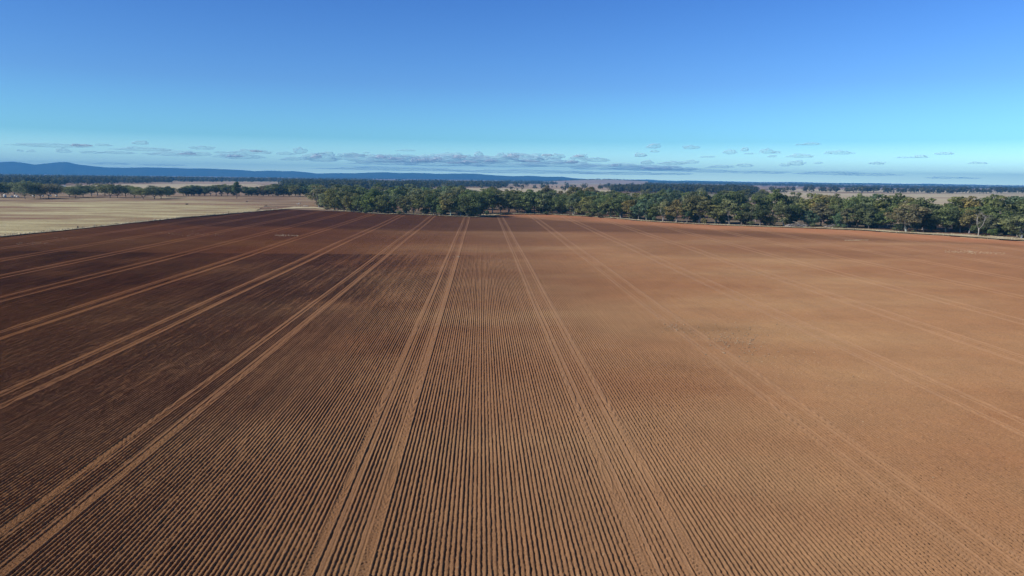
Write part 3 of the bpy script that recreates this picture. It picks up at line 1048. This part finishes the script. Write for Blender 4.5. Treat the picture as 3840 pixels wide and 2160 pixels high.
for i, (px, by, hp, wp, col, kind) in enumerate(LR):
    x, y, t = gp(px, by)
    if px > 640 and px < 1170 and by > 730:
        y += 18
    bark = rt.choice(['brown', 'grey', 'brown'])
    lab = '%s %s tree beyond the stubble paddock, %s along its tree row' % (col, KW[kind], ordn(i + 1))
    tree(x, y, 1.03 * hp * t / F, wp * t / F * 1.42, col, kind, bark, lab, 'trees in the row beyond the stubble paddock', rt)
    NTREE += 1
x, y, t = gp(888, 745)
tree(x, y, 64 * t / F, 27 * t / F, 'dark green', 'column', 'brown', 'lone narrow dark green tree standing in front of the row beyond the stubble', None, rt)
NTREE += 1

# --- the tree line behind the pale paddock, about a kilometre off
mid = []
pxs = 2895.
while pxs < 3880:
    w = rt.uniform(20, 44)
    if not (2985 < pxs < 3010 or 3052 < pxs < 3075 or 3500 < pxs < 3525):
        mid.append((pxs, 719 + (pxs - 2890) * .0095 + rt.uniform(-1.5, 1.5), rt.uniform(18, 26), w, 'tree line behind the pale paddock'))
    pxs += w * rt.uniform(.6, 1.15)
for px, by, hp, wp in ((2252, 712, 20, 26), (2290, 718, 24, 30), (2306, 718, 25, 30), (2330, 720, 26, 32), (2356, 720, 26, 34), (2382, 721, 24, 32), (2410, 722, 24, 34), (2438, 722, 25, 32), (2466, 722, 22, 34), (2500, 723, 24, 32), (2532, 723, 22, 30), (2560, 722, 24, 30)):
    mid.append((px, by, hp, wp, 'dark trees behind the woodland'))
for px, by, hp, wp in ((1936, 706, 22, 12), (1975, 704, 24, 18), (1962, 707, 16, 12), (2003, 708, 10, 14), (2012, 708, 8, 9), (2030, 700, 6, 6), (2070, 705, 8, 7), (2087, 706, 10, 7), (2107, 709, 12, 14), (2127, 703, 16, 16), (2142, 704, 12, 12), (1940, 714, 8, 9)):
    mid.append((px, by, hp, wp, 'bushes on the pink paddock'))
print('trees', NTREE)

# --- dead tree and piles of dead branches on the verge
tm, _c = gen_tree(77, H=6.6, Wd=5.0, trunk=.34, clumps=13, cr=.17, low=.4, limbs=4, lean=.1, bare=True)
x, y, t = gp(3668, 889)
dt = empty('dead_tree', (x, y, .1), R(20))
link('trunk', tm, M['deadwood'], dt)
tag(dt, 'bare bleached dead tree with forked trunk on the verge', 'tree')
for px, by, wm, hm, n, lab in ((2992, 854, 8.5, 1.9, 46, 'heap of bleached fallen branches at the woodland edge'), (3118, 854, 5.0, 1.2, 16, 'low tangle of grey fallen branches under the dark trees')):
    x, y, t = gp(px, by)
    rr = random.Random(px)
    b = MB()
    for i in range(n):
        a = rr.uniform(-.5, .5) + (math.pi if rr.random() < .5 else 0)
        cx, cy = rr.uniform(-.5, .5) * wm * .7, rr.uniform(-.6, .6) * 1.6
        L = rr.uniform(1.2, 3.4)
        e = .15 + hm * (1 - abs(cx) / (wm * .55)) * rr.random()
        p0 = Vector((cx - math.cos(a) * L / 2, cy - math.sin(a) * L / 2, max(.02, e * rr.uniform(.1, .6))))
        p2 = Vector((cx + math.cos(a) * L / 2, cy + math.sin(a) * L / 2, e * rr.uniform(.6, 1.3)))
        p1 = p0.lerp(p2, .5) + Vector((0, rr.uniform(-.3, .3), rr.uniform(.05, .35)))
        r0 = rr.uniform(.04, .11)
        b.tube([p0, p1, p2], [r0, r0 * .8, r0 * .35], 5)
    o = b.build('branch_pile', M['deadwood'], None, True)
    o.location = (x, y, .1)
    tag(o, lab, 'branches')

# --- low shrubs at the woodland's foot
SH = [(1228, 788, 12, 22, 'grey-brown'), (1370, 802, 14, 18, 'mid green'), (1498, 805, 16, 20, 'grey-green'), (1826, 809, 20, 18, 'blue-green'), (2048, 806, 12, 20, 'mid green'), (2208, 814, 16, 26, 'olive-green'), (2245, 817, 20, 24, 'grey-brown'), (2452, 832, 20, 14, 'blue-green'), (2640, 842, 24, 22, 'rusty olive'),
      (2815, 848, 18, 24, 'grey-green'), (3050, 853, 16, 22, 'grey-green'), (3135, 857, 10, 26, 'grey-green'), (3165, 858, 16, 18, 'blue-green'), (3355, 866, 12, 20, 'olive-green'), (3425, 873, 8, 14, 'mid green'), (3690, 889, 8, 18, 'olive-green'), (3745, 889, 16, 24, 'grey-brown')]
sm_, sc_ = gen_tree(901, H=9, Wd=11, trunk=.06, clumps=26, cr=.16, low=0., limbs=5, leaf=.5, per=70)
sm_.materials.append(M['bark'])
sc_.materials.append(M['leaf'])
for i, (px, by, hp, wp, col) in enumerate(SH):
    x, y, t = gp(px, by)
    h, w = hp * t / F, wp * t / F
    root = empty('shrub', (x, y, .1), rt.uniform(0, 6), (w / 11, w / 11, h / 9))
    s_ = link('stem', sm_, None, root)
    s_.color = (*BARK['brown'], 1)
    c_ = link('foliage', sc_, None, root)
    c_.color = (*COL[col], 1)
    tag(root, 'low %s shrub at the foot of front-row tree %d of the woodland%s' % (col, front_no(px), ''), 'shrub', 'shrubs along the woodland foot')

for i, (px, by, hp, wp, col, kind, bark) in enumerate(FR):
    if i % 2 or 1820 < px < 1920:
        continue
    x, y, t = gp(px + rt.uniform(-6, 6), by)
    y += rt.uniform(3, 6)
    h, w = rt.uniform(1.8, 3.4), rt.uniform(3., 5.)
    root = empty('shrub', (x + rt.uniform(-1, 1), y, .1), rt.uniform(0, 6), (w / 11, w / 11, h / 9))
    s_ = link('stem', sm_, None, root)
    s_.color = (*BARK['brown'], 1)
    c_ = link('foliage', sc_, None, root)
    cc = rt.choice(['dark green', 'mid green', 'grey-green'])
    c_.color = (*COL[cc], 1)
    tag(root, '%s understorey shrub in the shade just behind front-row tree %d of the woodland' % (cc, i + 1), 'shrub', 'understorey shrubs in the woodland')

# ------------------------------------------------------------------ far woodland: thousands of crowns reading as one mass
g = np.random.RandomState(23)
clear = [((240, 1060), (690, 712)), ((1600, 2300), (702, 726)), ((2840, 4200), (714, 900)), ((640, 1040), (682, 690.5)), ((1900, 2420), (691, 713))]
PV, PQ, TN, nb, cnt = [], [], [], 0, 0


def crown_quads(x, y, h, w, n, q, lift=.58, tall=.42):
    global nb, cnt
    d = g.normal(size=(n, 3))
    d /= np.linalg.norm(d, axis=1)[:, None]
    a = np.arctan2(d[:, 1], d[:, 0])
    lob = 1 + .28 * np.sin(a * 3 + x) + .2 * np.sin(d[:, 2] * 6 + y)
    c = d * (g.uniform(.5, 1., n) * lob)[:, None] * np.array([w / 2, w / 2, h * tall]) + np.array([x, y, gz(x, y) + h * lift])
    nrm = d + g.normal(size=(n, 3)) * .4 + np.array([0, 0, .3])
    nrm /= np.linalg.norm(nrm, axis=1)[:, None]
    t1 = np.cross(nrm, g.normal(size=(n, 3)))
    t1 /= np.linalg.norm(t1, axis=1)[:, None]
    t2 = np.cross(nrm, t1)
    s1 = w * q * g.uniform(.7, 1.3, n)[:, None]
    PV.append(np.stack([c - t1 * s1, c - t2 * s1 * .7, c + t1 * s1, c + t2 * s1 * .7], 1).reshape(-1, 3))
    PQ.append(np.arange(4 * n).reshape(-1, 4) + nb)
    nb += 4 * n
    TN.append(np.repeat(np.clip(g.uniform(.2, .7) + g.normal(0, .12, n), 0, 1), 4))
    cnt += 1


for px, by, hp, wp, grp in mid:
    x, y, t = gp(px, by)
    crown_quads(x, y, hp * t / F, wp * t / F, 130, .10)
for _ in range(60000):
    px = g.uniform(-250, 4090)
    d_ = 37125. / g.uniform(5.6, 47.)
    py = hor(px) + 37125. / d_
    if any(a[0] < px < a[1] and b[0] < py < b[1] for a, b in clear):
        if g.rand() > .012:
            continue
    rr_ = ray(px, hor(px))
    x, y = rr_[0] * d_, rr_[1] * d_
    den = vn(np.array([x * .0022]), np.array([y * .0011]), 31)[0] * .65 + vn(np.array([x * .009]), np.array([y * .004]), 32)[0] * .35
    lim = .535
    if 1060 < px < 1960 and 800 < d_ < 1250:
        lim = .22                               # the dense dark band over the middle of the woodland
    if px < 1100 and 1000 < d_ < 1500:
        lim = .50
    if d_ > 4200:
        lim = .40
    if den < lim:
        continue
    if g.rand() < (.55 if d_ < 1300 and lim > .3 else .05):
        continue
    h = g.uniform(5.5, 9.5)
    w = h * g.uniform(.7, 1.2)
    n = 80 if d_ < 1300 else (20 if d_ < 2600 else 10)
    crown_quads(x, y, h, w, n, .115 if n == 80 else (.22 if n == 20 else .3))
    if cnt > 15000:
        break
fw_ = link('far_woodland', np_mesh('far_woodland', np.concatenate(PV), np.concatenate(PQ), dict(tone=np.concatenate(TN))),
           leaf_material('far_foliage', [(.35, (.070, .092, .048)), (.5, (.092, .108, .062)), (.65, (.110, .112, .066))]))
tag(fw_, 'hazy belts of distant woodland scattered over the plain to the horizon', 'woodland', kind='stuff')
print('far crowns', cnt, nb)

# ------------------------------------------------------------------ hills
RIDGE = [(-400, 622), (-200, 612), (0, 608), (50, 605), (100, 611), (133, 617), (180, 612), (240, 606.5), (258, 607), (290, 616), (330, 620), (400, 627), (470, 629), (540, 627), (600, 628), (655, 629), (700, 632), (760, 631), (850, 634), (900, 637), (960, 641), (1018, 639), (1060, 641),
         (1110, 641), (1190, 650), (1260, 648), (1320, 649), (1400, 646), (1450, 645), (1515, 649), (1530, 647), (1590, 648.5), (1640, 651), (1700, 650), (1780, 650), (1830, 655), (1920, 660), (1985, 658), (2030, 661), (2060, 662), (2100, 661), (2150, 667), (2200, 671), (2260, 674.5)]


def ridge(name, line, D, depth, rows, label, mat, seed, base_drop=3.):
    px = np.arange(line[0][0], line[-1][0] + 1, 6.)
    top = np.interp(px, [p[0] for p in line], [p[1] for p in line])
    ker = np.ones(5) / 5
    top = np.convolve(np.pad(top, 2, 'edge'), ker, 'valid')
    hv = []
    nr = len(rows)
    for j, u in enumerate(rows):                 # u: -1 front foot .. 0 crest .. 1 back foot
        for i, p in enumerate(px):
            d = ray(p, hor(p))
            s = 1.
            wob = mnoise.noise(Vector((p * .012, u * 3, seed)))
            dist = D + u * depth * (1 + .25 * wob)
            x, y = d[0] * s * dist, d[1] * s * dist
            hc = max(0., (hor(p) - top[i]) * D / F + EYE)
            prof = .5 + .5 * math.cos(math.pi * min(1, abs(u)))
            gully = 1 + .22 * mnoise.noise(Vector((p * .03, u * 2.2, seed + 4))) * (1 - (1 - min(1, abs(u))) ** 2)
            z = gz(x, y) - base_drop + (hc + base_drop - gz(x, y)) * prof * gully
            hv.append((x, y, z))
    n = len(px)
    q = [(j * n + i, j * n + i + 1, (j + 1) * n + i + 1, (j + 1) * n + i) for j in range(nr - 1) for i in range(n - 1)]
    o = link(name, np_mesh(name, hv, q, smooth=True), mat)
    tag(o, label, 'hills', kind='structure')
    return o


def forest_material():
    m = NT('forested_slope', .95)
    f = m.noise(m.pos((1, 1, 1)), .012, 5, .7)
    c = m.ramp(f, [(.35, (.030, .042, .022)), (.6, (.055, .066, .034)), (.75, (.085, .085, .048))])
    m.bump(f, 25, .5)
    return m.col(c)


fm_ = forest_material()
rows_ = [-1, -.85, -.7, -.55, -.42, -.3, -.2, -.1, 0, .15, .4, .7, 1]
ridge('hills', RIDGE, 6000, 620, rows_, 'long wooded range of blue hills along the horizon', fm_, 1)
ridge('hills', [(2260, 676), (2310, 673.2), (2380, 672.6), (2440, 672.4), (2475, 675.5), (2540, 677), (2600, 676.4), (2680, 678), (2760, 680), (2860, 682), (2920, 682.2), (2985, 681.6), (3060, 684), (3160, 685.5), (3280, 685.6), (3400, 688.6), (3490, 687.8), (3560, 690), (3700, 692.5)],
      6700, 340, rows_, 'faint low hills barely rising above the flat horizon', fm_, 9, 1.)
ridge('rise', [(2040, 680), (2110, 676.5), (2180, 674.2), (2240, 672.6), (2300, 673.2), (2360, 675.5), (2430, 678.5)], 3300, 330, rows_, 'gentle rise of pinkish paddock with trees on its crest', M['pinkland'], 5, .5)
# trees along the rise's crest belong to the far mass
PV, PQ, TN, nb = [], [], [], 0
for i in range(150):
    px = g.uniform(2060, 2410)
    d = ray(px, hor(px))
    s = g.uniform(3240, 3330)
    top = np.interp(px, [2040, 2110, 2180, 2240, 2300, 2360, 2430], [680, 676.5, 674.2, 672.6, 673.2, 675.5, 678.5])
    z = (hor(px) - top) * 3300 / F + EYE
    h = g.uniform(3, 6)
    n = 12
    c = g.normal(size=(n, 3)) * np.array([1.6, 1.6, h * .28]) + np.array([d[0] * s, d[1] * s, z + h * .4])
    t1 = g.normal(size=(n, 3))
    t1 /= np.linalg.norm(t1, axis=1)[:, None]
    t2 = np.cross(t1, g.normal(size=(n, 3)))
    t2 /= np.linalg.norm(t2, axis=1)[:, None]
    quad = np.stack([c - t1 * 1.3, c - t2 * 1., c + t1 * 1.3, c + t2 * 1.], 1)
    PV.append(quad.reshape(-1, 3))
    PQ.append(np.arange(4 * n).reshape(-1, 4) + nb)
    nb += 4 * n
    TN.append(np.full(4 * n, g.uniform(.2, .6)))
cw = link('crest_trees', np_mesh('crest_trees', np.concatenate(PV), np.concatenate(PQ), dict(tone=np.concatenate(TN))), fw_.data.materials[0])
tag(cw, 'thin dark line of trees along the crest of the pinkish rise', 'woodland', kind='stuff')

# ------------------------------------------------------------------ things in the paddocks
bale_m = None


def bale(px, by, label):
    global bale_m
    x, y, t = gp(px, by)
    root = empty('hay_bale', (x, y, .2), R(rt.uniform(-25, 25)), (.85, .85, .85))
    if bale_m is None:
        b = MB()
        b.tube([(-.62, 0, .6), (-.56, 0, .6), (.56, 0, .6), (.62, 0, .6)], [.5, .6, .6, .5], 18)
        e = MB()
        for s in (-1, 1):
            e.tube([(s * .622, 0, .6), (s * .64, 0, .6)], [.3, .26], 14)
        bale_m = (b.mesh('wrap', True), e.mesh('end_fold', True))
    link('wrap', bale_m[0], M['wrap'], root)
    link('end_fold', bale_m[1], M['roof'], root)
    tag(root, label, 'bale', 'white bales under the trees')


for px, by, lab in ((18, 737, 'white wrapped bale under the dark tree at the end of the row, rear of two'), (19.5, 741, 'white wrapped bale at the end of the row, front of two'),
                    (45.5, 742, 'white wrapped bale with a dark post behind it, on bare soil'), (59, 738.5, 'white wrapped bale set back behind two nearer ones'), (65.5, 742.5, 'white wrapped bale nearest the thick leaning trunk'),
                    (127, 739, 'white wrapped bale half hidden behind a slim forked trunk'), (160.5, 739, 'white wrapped bale in the open gap between two forked trunks'), (189, 739, 'small white wrapped bale beside a dark slanting trunk'),
                    (212, 739, 'white wrapped bale farthest along, over a dark tree shadow')):
    bale(px, by, lab)


def sheep(px, by, rz, label):
    x, y, t = gp(px, by)
    root = empty('sheep', (x, y, .24), rz)
    b = bmesh.new()
    # one continuous body: trunk, neck, head and legs grown from a skin skeleton
    me = bpy.data.meshes.new('body')
    pts = [(0, 0, .62), (.38, 0, .64), (-.38, 0, .64), (.55, 0, .82), (.72, 0, .84), (.84, 0, .76),
           (.34, .13, .40), (.34, .13, .20), (.35, .13, .02), (.34, -.13, .40), (.34, -.13, .20), (.35, -.13, .02),
           (-.38, .13, .42), (-.44, .13, .22), (-.41, .13, .02), (-.38, -.13, .42), (-.44, -.13, .22), (-.41, -.13, .02), (-.62, 0, .56)]
    rad = [.25, .23, .24, .15, .11, .07, .10, .05, .04, .10, .05, .04, .12, .055, .04, .12, .055, .04, .05]
    ed = [(0, 1), (0, 2), (1, 3), (3, 4), (4, 5), (1, 6), (6, 7), (7, 8), (1, 9), (9, 10), (10, 11), (2, 12), (12, 13), (13, 14), (2, 15), (15, 16), (16, 17), (2, 18)]
    me.from_pydata(pts, ed, [])
    o = link('body', me, M['wool'], root)
    sk = o.modifiers.new('skin', 'SKIN')
    for i, sv in enumerate(me.skin_vertices[0].data):
        sv.radius = (rad[i], rad[i])
        sv.use_root = (i == 0)
    sb = o.modifiers.new('smooth', 'SUBSURF')
    sb.levels = sb.render_levels = 1
    for s in (-1, 1):
        e = MB()
        e.blob((.70, s * .13, .86), (.05, .09, .03), 3, .1, 1)
        e.build('ear', M['face'], root, True)
    tag(root, label, 'sheep', 'sheep in the paddock corner')


sheep(1118, 771.5, R(200), 'cream sheep standing a little nearer, beside its mate near the woodland corner')
sheep(1124, 769, R(70), 'cream sheep standing a little farther off, seen end-on')


def log(px, by, L, r0, mat, rz, label, name='log'):
    x, y, t = gp(px, by)
    b = MB()
    b.tube([(-L / 2, 0, r0 * .8), (-L * .1, .08, r0), (L * .25, -.05, r0 * 1.05), (L / 2, .05, r0 * .9)], [r0 * .8, r0, r0 * .9, r0 * .6], 8)
    b.tube([(-L * .2, 0, r0), (-L * .3, .2, r0 * 2.4), (-L * .38, .25, r0 * 3.2)], [r0 * .5, r0 * .35, r0 * .15], 5)
    o = b.build(name, mat, None, True)
    o.location = (x, y, .24)
    o.rotation_euler = (0, 0, rz)
    tag(o, label, 'log')


log(1148, 775.5, 2.6, .16, M['deadwood'], R(-8), 'pale fallen log lying between the sheep and the woodland')
log(701, 769.5, 1.2, .26, M['wood'], R(5), 'dark stump lying on the stubble before the tree row')
log(926, 759, .9, .2, M['wood'], R(10), 'small dark stump on brown ground by the lone narrow tree')


def post(px, by, h, r0, label):
    x, y, t = gp(px, by)
    b = MB()
    b.tube([(0, 0, -.3), (.01, 0, h * .5), (.02, .01, h), (.02, .01, h + .03)], [r0 * 1.05, r0, r0 * .95, r0 * .5], 8)
    o = b.build('fence_post', M['wood'], None, True)
    o.location = (x, y, .2)
    tag(o, label, 'post', 'posts along the stubble fence line')


post(292, 860, .62, .14, 'stout dark fence post at the stubble edge, the nearest and thickest')
post(858, 800, .55, .08, 'slim dark fence post where the stubble turns brown')
post(1112, 777.5, .5, .08, 'short dark post just below the nearer sheep')
post(1127, 777.5, .5, .1, 'short dark post just below the farther sheep')
post(45.5, 738.5, .9, .12, 'dark post standing behind a white bale')


def shed(px, by, w, d, h, rise, wall, label, openings=0, name='shed'):
    x, y, t = gp(px, by)
    root = empty(name, (x, y, .1 + gz(x, y)), -math.atan2(x, y) + R(12))
    b = MB()
    b.box(-w / 2, w / 2, -d / 2, d / 2, -.5, h)
    b.poly([(-w / 2, -d / 2, h), (-w / 2, d / 2, h), (-w / 2, 0, h + rise)][::-1], [(w / 2, -d / 2, h), (w / 2, d / 2, h), (w / 2, 0, h + rise)])
    b.build('wall', wall, root)
    r_ = MB()
    e = .35
    for s in (-1, 1):
        y0, z0 = s * (d / 2 + e), h - e * rise / (d / 2)
        a = [(-w / 2 - e, y0, z0), (w / 2 + e, y0, z0), (w / 2 + e, 0, h + rise + .04), (-w / 2 - e, 0, h + rise + .04)]
        up_ = [(p[0], p[1], p[2] + .12) for p in a]
        r_.poly(up_, a[::-1], [a[0], a[1], up_[1], up_[0]], [a[1], a[2], up_[2], up_[1]], [a[3], a[0], up_[0], up_[3]])
    r_.build('roof', M['roof'], root)
    for i in range(openings):
        ox = (-.5 + (i + .5) / openings) * w * .9
        ww = w * .9 / openings * .32
        o = MB()
        o.box(ox - ww, ox + ww, -d / 2 - .05, -d / 2 + .1, .1 if openings < 4 else .2, h * .82)
        o.build('door' if i == 0 else 'window', M['dark'], root)
    tag(root, label, 'building')


shed(2990, 703, 4.6, 4, 3.2, 1.3, M['white'], 'small white cottage among distant trees behind the pale paddock', 2, 'cottage')
shed(3124, 703.5, 25, 8, 3.6, 1.2, M['wood'], 'long low shed with pale roof and dark openings on the plain', 6)
shed(233, 712, 4.6, 4, 2.6, .9, M['white'], 'pale blue-roofed hut half hidden behind the spreading tree row', 2, 'hut')
shed(3803, 719, 6., 5, 2.8, 1., M['white'], 'little pale-roofed hut in the distant tree line', 2, 'hut')

x, y, t = gp(2120, 719)
pl = empty('utility_pole', (x, y, .1), R(15))
b = MB()
b.tube([(0, 0, -.5), (0, 0, 4), (0, 0, 8)], [.16, .14, .11], 8)
b.build('post', M['wood'], pl, True)
b = MB()
b.box(-1.1, 1.1, -.06, .06, 7.4, 7.55)
b.build('cross_arm', M['wood'], pl)
tag(pl, 'thin dark utility pole rising behind the woodland', 'pole')

# ------------------------------------------------------------------ haze: one box of pale even air round the scene
hb = MB()
hb.box(-8450, 8450, -8450, 8450, -2., 138.)
hz = bpy.data.materials.new('haze')
hz.use_nodes = True
t_ = hz.node_tree
for n in list(t_.nodes):
    t_.nodes.remove(n)
mo = t_.nodes.new('ShaderNodeOutputMaterial')
pv = t_.nodes.new('ShaderNodeVolumePrincipled')
pv.inputs['Color'].default_value = (.12, .48, 1., 1)
pv.inputs['Density'].default_value = 2.1e-4
pv.inputs['Anisotropy'].default_value = 0.
t_.links.new(pv.outputs[0], mo.inputs['Volume'])
ho = hb.build('haze', hz)
tag(ho, 'thin blue haze over the whole plain', 'haze', kind='stuff')

# ------------------------------------------------------------------ clouds, far beyond the plain
# sunlit tops of the bank: dense white vapour, half see-through
def vapour(name, alpha, c):
    m_ = bpy.data.materials.new(name)
    m_.use_nodes = True
    t_ = m_.node_tree
    for n in list(t_.nodes):
        t_.nodes.remove(n)
    mo = t_.nodes.new('ShaderNodeOutputMaterial')
    mx_ = t_.nodes.new('ShaderNodeMixShader')
    tr_ = t_.nodes.new('ShaderNodeBsdfTransparent')
    df_ = t_.nodes.new('ShaderNodeBsdfDiffuse')
    df_.inputs[0].default_value = (*c, 1)
    gm_ = t_.nodes.new('ShaderNodeNewGeometry')
    ma_ = t_.nodes.new('ShaderNodeMath')
    ma_.operation = 'MULTIPLY_ADD'
    ma_.inputs[1].default_value, ma_.inputs[2].default_value = -alpha, alpha
    t_.links.new(gm_.outputs['Backfacing'], ma_.inputs[0])
    t_.links.new(ma_.outputs[0], mx_.inputs[0])
    t_.links.new(tr_.outputs[0], mx_.inputs[1])
    tl_ = t_.nodes.new('ShaderNodeBsdfTranslucent')
    tl_.inputs[0].default_value = (*c, 1)
    body = t_.nodes.new('ShaderNodeMixShader')
    body.inputs[0].default_value = .35
    t_.links.new(df_.outputs[0], body.inputs[1])
    t_.links.new(tl_.outputs[0], body.inputs[2])
    t_.links.new(body.outputs[0], mx_.inputs[2])
    t_.links.new(mx_.outputs[0], mo.inputs['Surface'])
    return m_


cm_ = vapour('bank_vapour', .36, (.80, .93, 1.))
cs_ = vapour('thin_vapour', .25, (.80, .88, 1.))
cb_ = vapour('sunlit_vapour', .7, (.98, .98, .97))
CM = []
for k in range(6):
    bm = bmesh.new()
    bmesh.ops.create_icosphere(bm, subdivisions=5, radius=1)
    for v in bm.verts:
        p = v.co.copy()
        n1 = mnoise.noise(Vector((p.x * 1.6, p.y * 1.6, p.z * 1.1)) + Vector((k * 7.1, 2, k)))
        n2 = mnoise.noise(Vector((p.x * 4.2, p.y * 4.2, p.z * 2.4)) + Vector((k * 3.1, 8, k)))
        n3 = mnoise.noise(Vector((p.x * 9, p.y * 9, p.z * 6)) + Vector((k, 5, k)))
        f = 1 + .7 * n1 + .40 * n2 + .15 * n3
        v.co = Vector((p.x * f, p.y * f, (p.z * f if p.z > 0 else p.z * (.45 + .25 * n2))))
    me = bpy.data.meshes.new('cloud')
    bm.to_mesh(me)
    bm.free()
    me.materials.append(cm_)
    me.polygons.foreach_set('use_smooth', np.ones(len(me.polygons), bool))
    CM.append(me)
CL = [(200, 548, 200, 14), (75, 566, 22, 6), (115, 568, 25, 8), (240, 568, 45, 16), (345, 573, 70, 9), (390, 545, 50, 8), (445, 574, 90, 10), (530, 538, 52, 14), (545, 562, 160, 15), (665, 580, 190, 18), (760, 557, 78, 13), (710, 571, 24, 8), (830, 573, 40, 7), (868, 574, 30, 6),
      (950, 572, 115, 16), (1075, 578, 60, 10), (1125, 570, 45, 24), (1100, 598, 80, 14), (900, 590, 140, 20), (1215, 596, 120, 30), (420, 615, 110, 8), (600, 620, 140, 7),
      (1320, 585, 90, 14), (1400, 600, 190, 28), (1480, 600, 140, 26), (1560, 603, 150, 24), (1640, 598, 150, 26), (1720, 603, 160, 30), (1800, 607, 170, 28), (1870, 602, 150, 24), (1920, 590, 60, 22), (1990, 597, 110, 24), (2040, 607, 150, 24), (2080, 590, 60, 16), (2145, 609, 44, 14), (2170, 592, 55, 18),
      (2235, 602, 80, 14), (2110, 620, 260, 18), (2280, 630, 260, 18), (2420, 634, 220, 18), (2500, 636, 180, 16), (2310, 622, 40, 12), (1795, 587, 30, 24), (1880, 580, 26, 9), (1945, 580, 60, 8), (1520, 565, 60, 6), (1375, 573, 22, 5), (2450, 551, 46, 20), (2455, 569, 28, 9), (2400, 584, 42, 13), (2425, 611, 40, 12), (2520, 614, 90, 11),
      (2590, 555, 55, 14), (2652, 589, 50, 6), (2738, 573, 40, 17), (2795, 563, 26, 15), (2810, 577, 34, 5), (2880, 571, 48, 18), (2912, 573, 28, 9), (2895, 587, 30, 8), (3045, 541, 48, 10), (3000, 543, 35, 5), (3005, 587, 75, 15), (3150, 575, 85, 14), (2595, 610, 45, 14), (2700, 627, 85, 12), (2793, 622, 50, 12),
      (2990, 615, 55, 18), (2943, 621, 30, 10), (3067, 612, 28, 6), (3290, 614, 48, 10), (3455, 589, 40, 12), (3400, 591, 60, 5), (3545, 577, 60, 10), (3670, 612, 50, 8), (2650, 643, 200, 12), (2850, 648, 180, 9), (3100, 651, 190, 12), (3250, 656, 170, 10), (3560, 668, 150, 7), (1500, 636, 420, 11), (1950, 646, 460, 11), (2350, 652, 380, 9), (620, 632, 300, 6), (1640, 618, 240, 14), (1880, 622, 260, 14), (1450, 614, 200, 12)]
BR = [(300, 546, 70, 9), (880, 587, 50, 10), (700, 578, 60, 8), (960, 568, 40, 9), (1185, 590, 36, 16), (1428, 591, 34, 12), (1560, 605, 44, 16), (1605, 603, 50, 14), (1640, 596, 30, 9), (1722, 590, 48, 14), (1838, 605, 46, 10), (1925, 587, 40, 13), (1985, 606, 70, 8), (2050, 583, 34, 9), (2145, 609, 40, 11), (2305, 622, 26, 9), (2170, 588, 34, 9), (1760, 608, 60, 10), (1480, 596, 50, 10), (2440, 633, 60, 8), (2500, 634, 40, 8), (1700, 612, 50, 8)]
rc = random.Random(4)
for i, (px, py, w, h) in enumerate(BR):
    me = CM[(i * 5 + 1) % 6].copy()
    me.materials.clear()
    me.materials.append(cb_)
    o = link('cloud', me)
    D = 22000 + rc.uniform(-600, 600)
    o.location = at(px, py, D)
    o.rotation_euler = (0, 0, -YAW - math.atan((px - 1920) / F) + rc.uniform(-.4, .4))
    o.scale = (w * D / F / 2, max(120, w * D / F * .25), h * D / F * .55)
    tag(o, 'small sunlit white puff standing out of the grey clouds', 'cloud', 'sunlit puffs among the clouds')
for i, (px, py, w, h) in enumerate(CL):
    D = 25000 + rc.uniform(-2500, 2500)
    p = at(px, py, D)
    me = CM[i % 6]
    if not (1150 <= px < 2560 and py > 575):
        me = me.copy()
        me.materials[0] = cs_
    o = link('cloud', me)
    o.location = p
    o.rotation_euler = (0, 0, -YAW - math.atan((px - 1920) / F) + rc.choice([0, math.pi]) + rc.uniform(-.25, .25))
    o.scale = (w * D / F / 2 * 1.05, max(160, min(420, w * D / F * .28)), h * D / F * (.66 if 1150 <= px < 2560 and py > 575 else .58))
    if px < 1150:
        tag(o, 'flat grey-lilac cloud drifting singly above the wooded hills', 'cloud', 'single clouds above the hills')
    elif px < 2560 and py > 575:
        tag(o, 'pale grey cloud in the long bank low over the woodland', 'cloud', 'clouds in the long low bank')
    else:
        tag(o, 'small faint cloud scattered over the flat horizon', 'cloud', 'scattered clouds over the flat horizon')
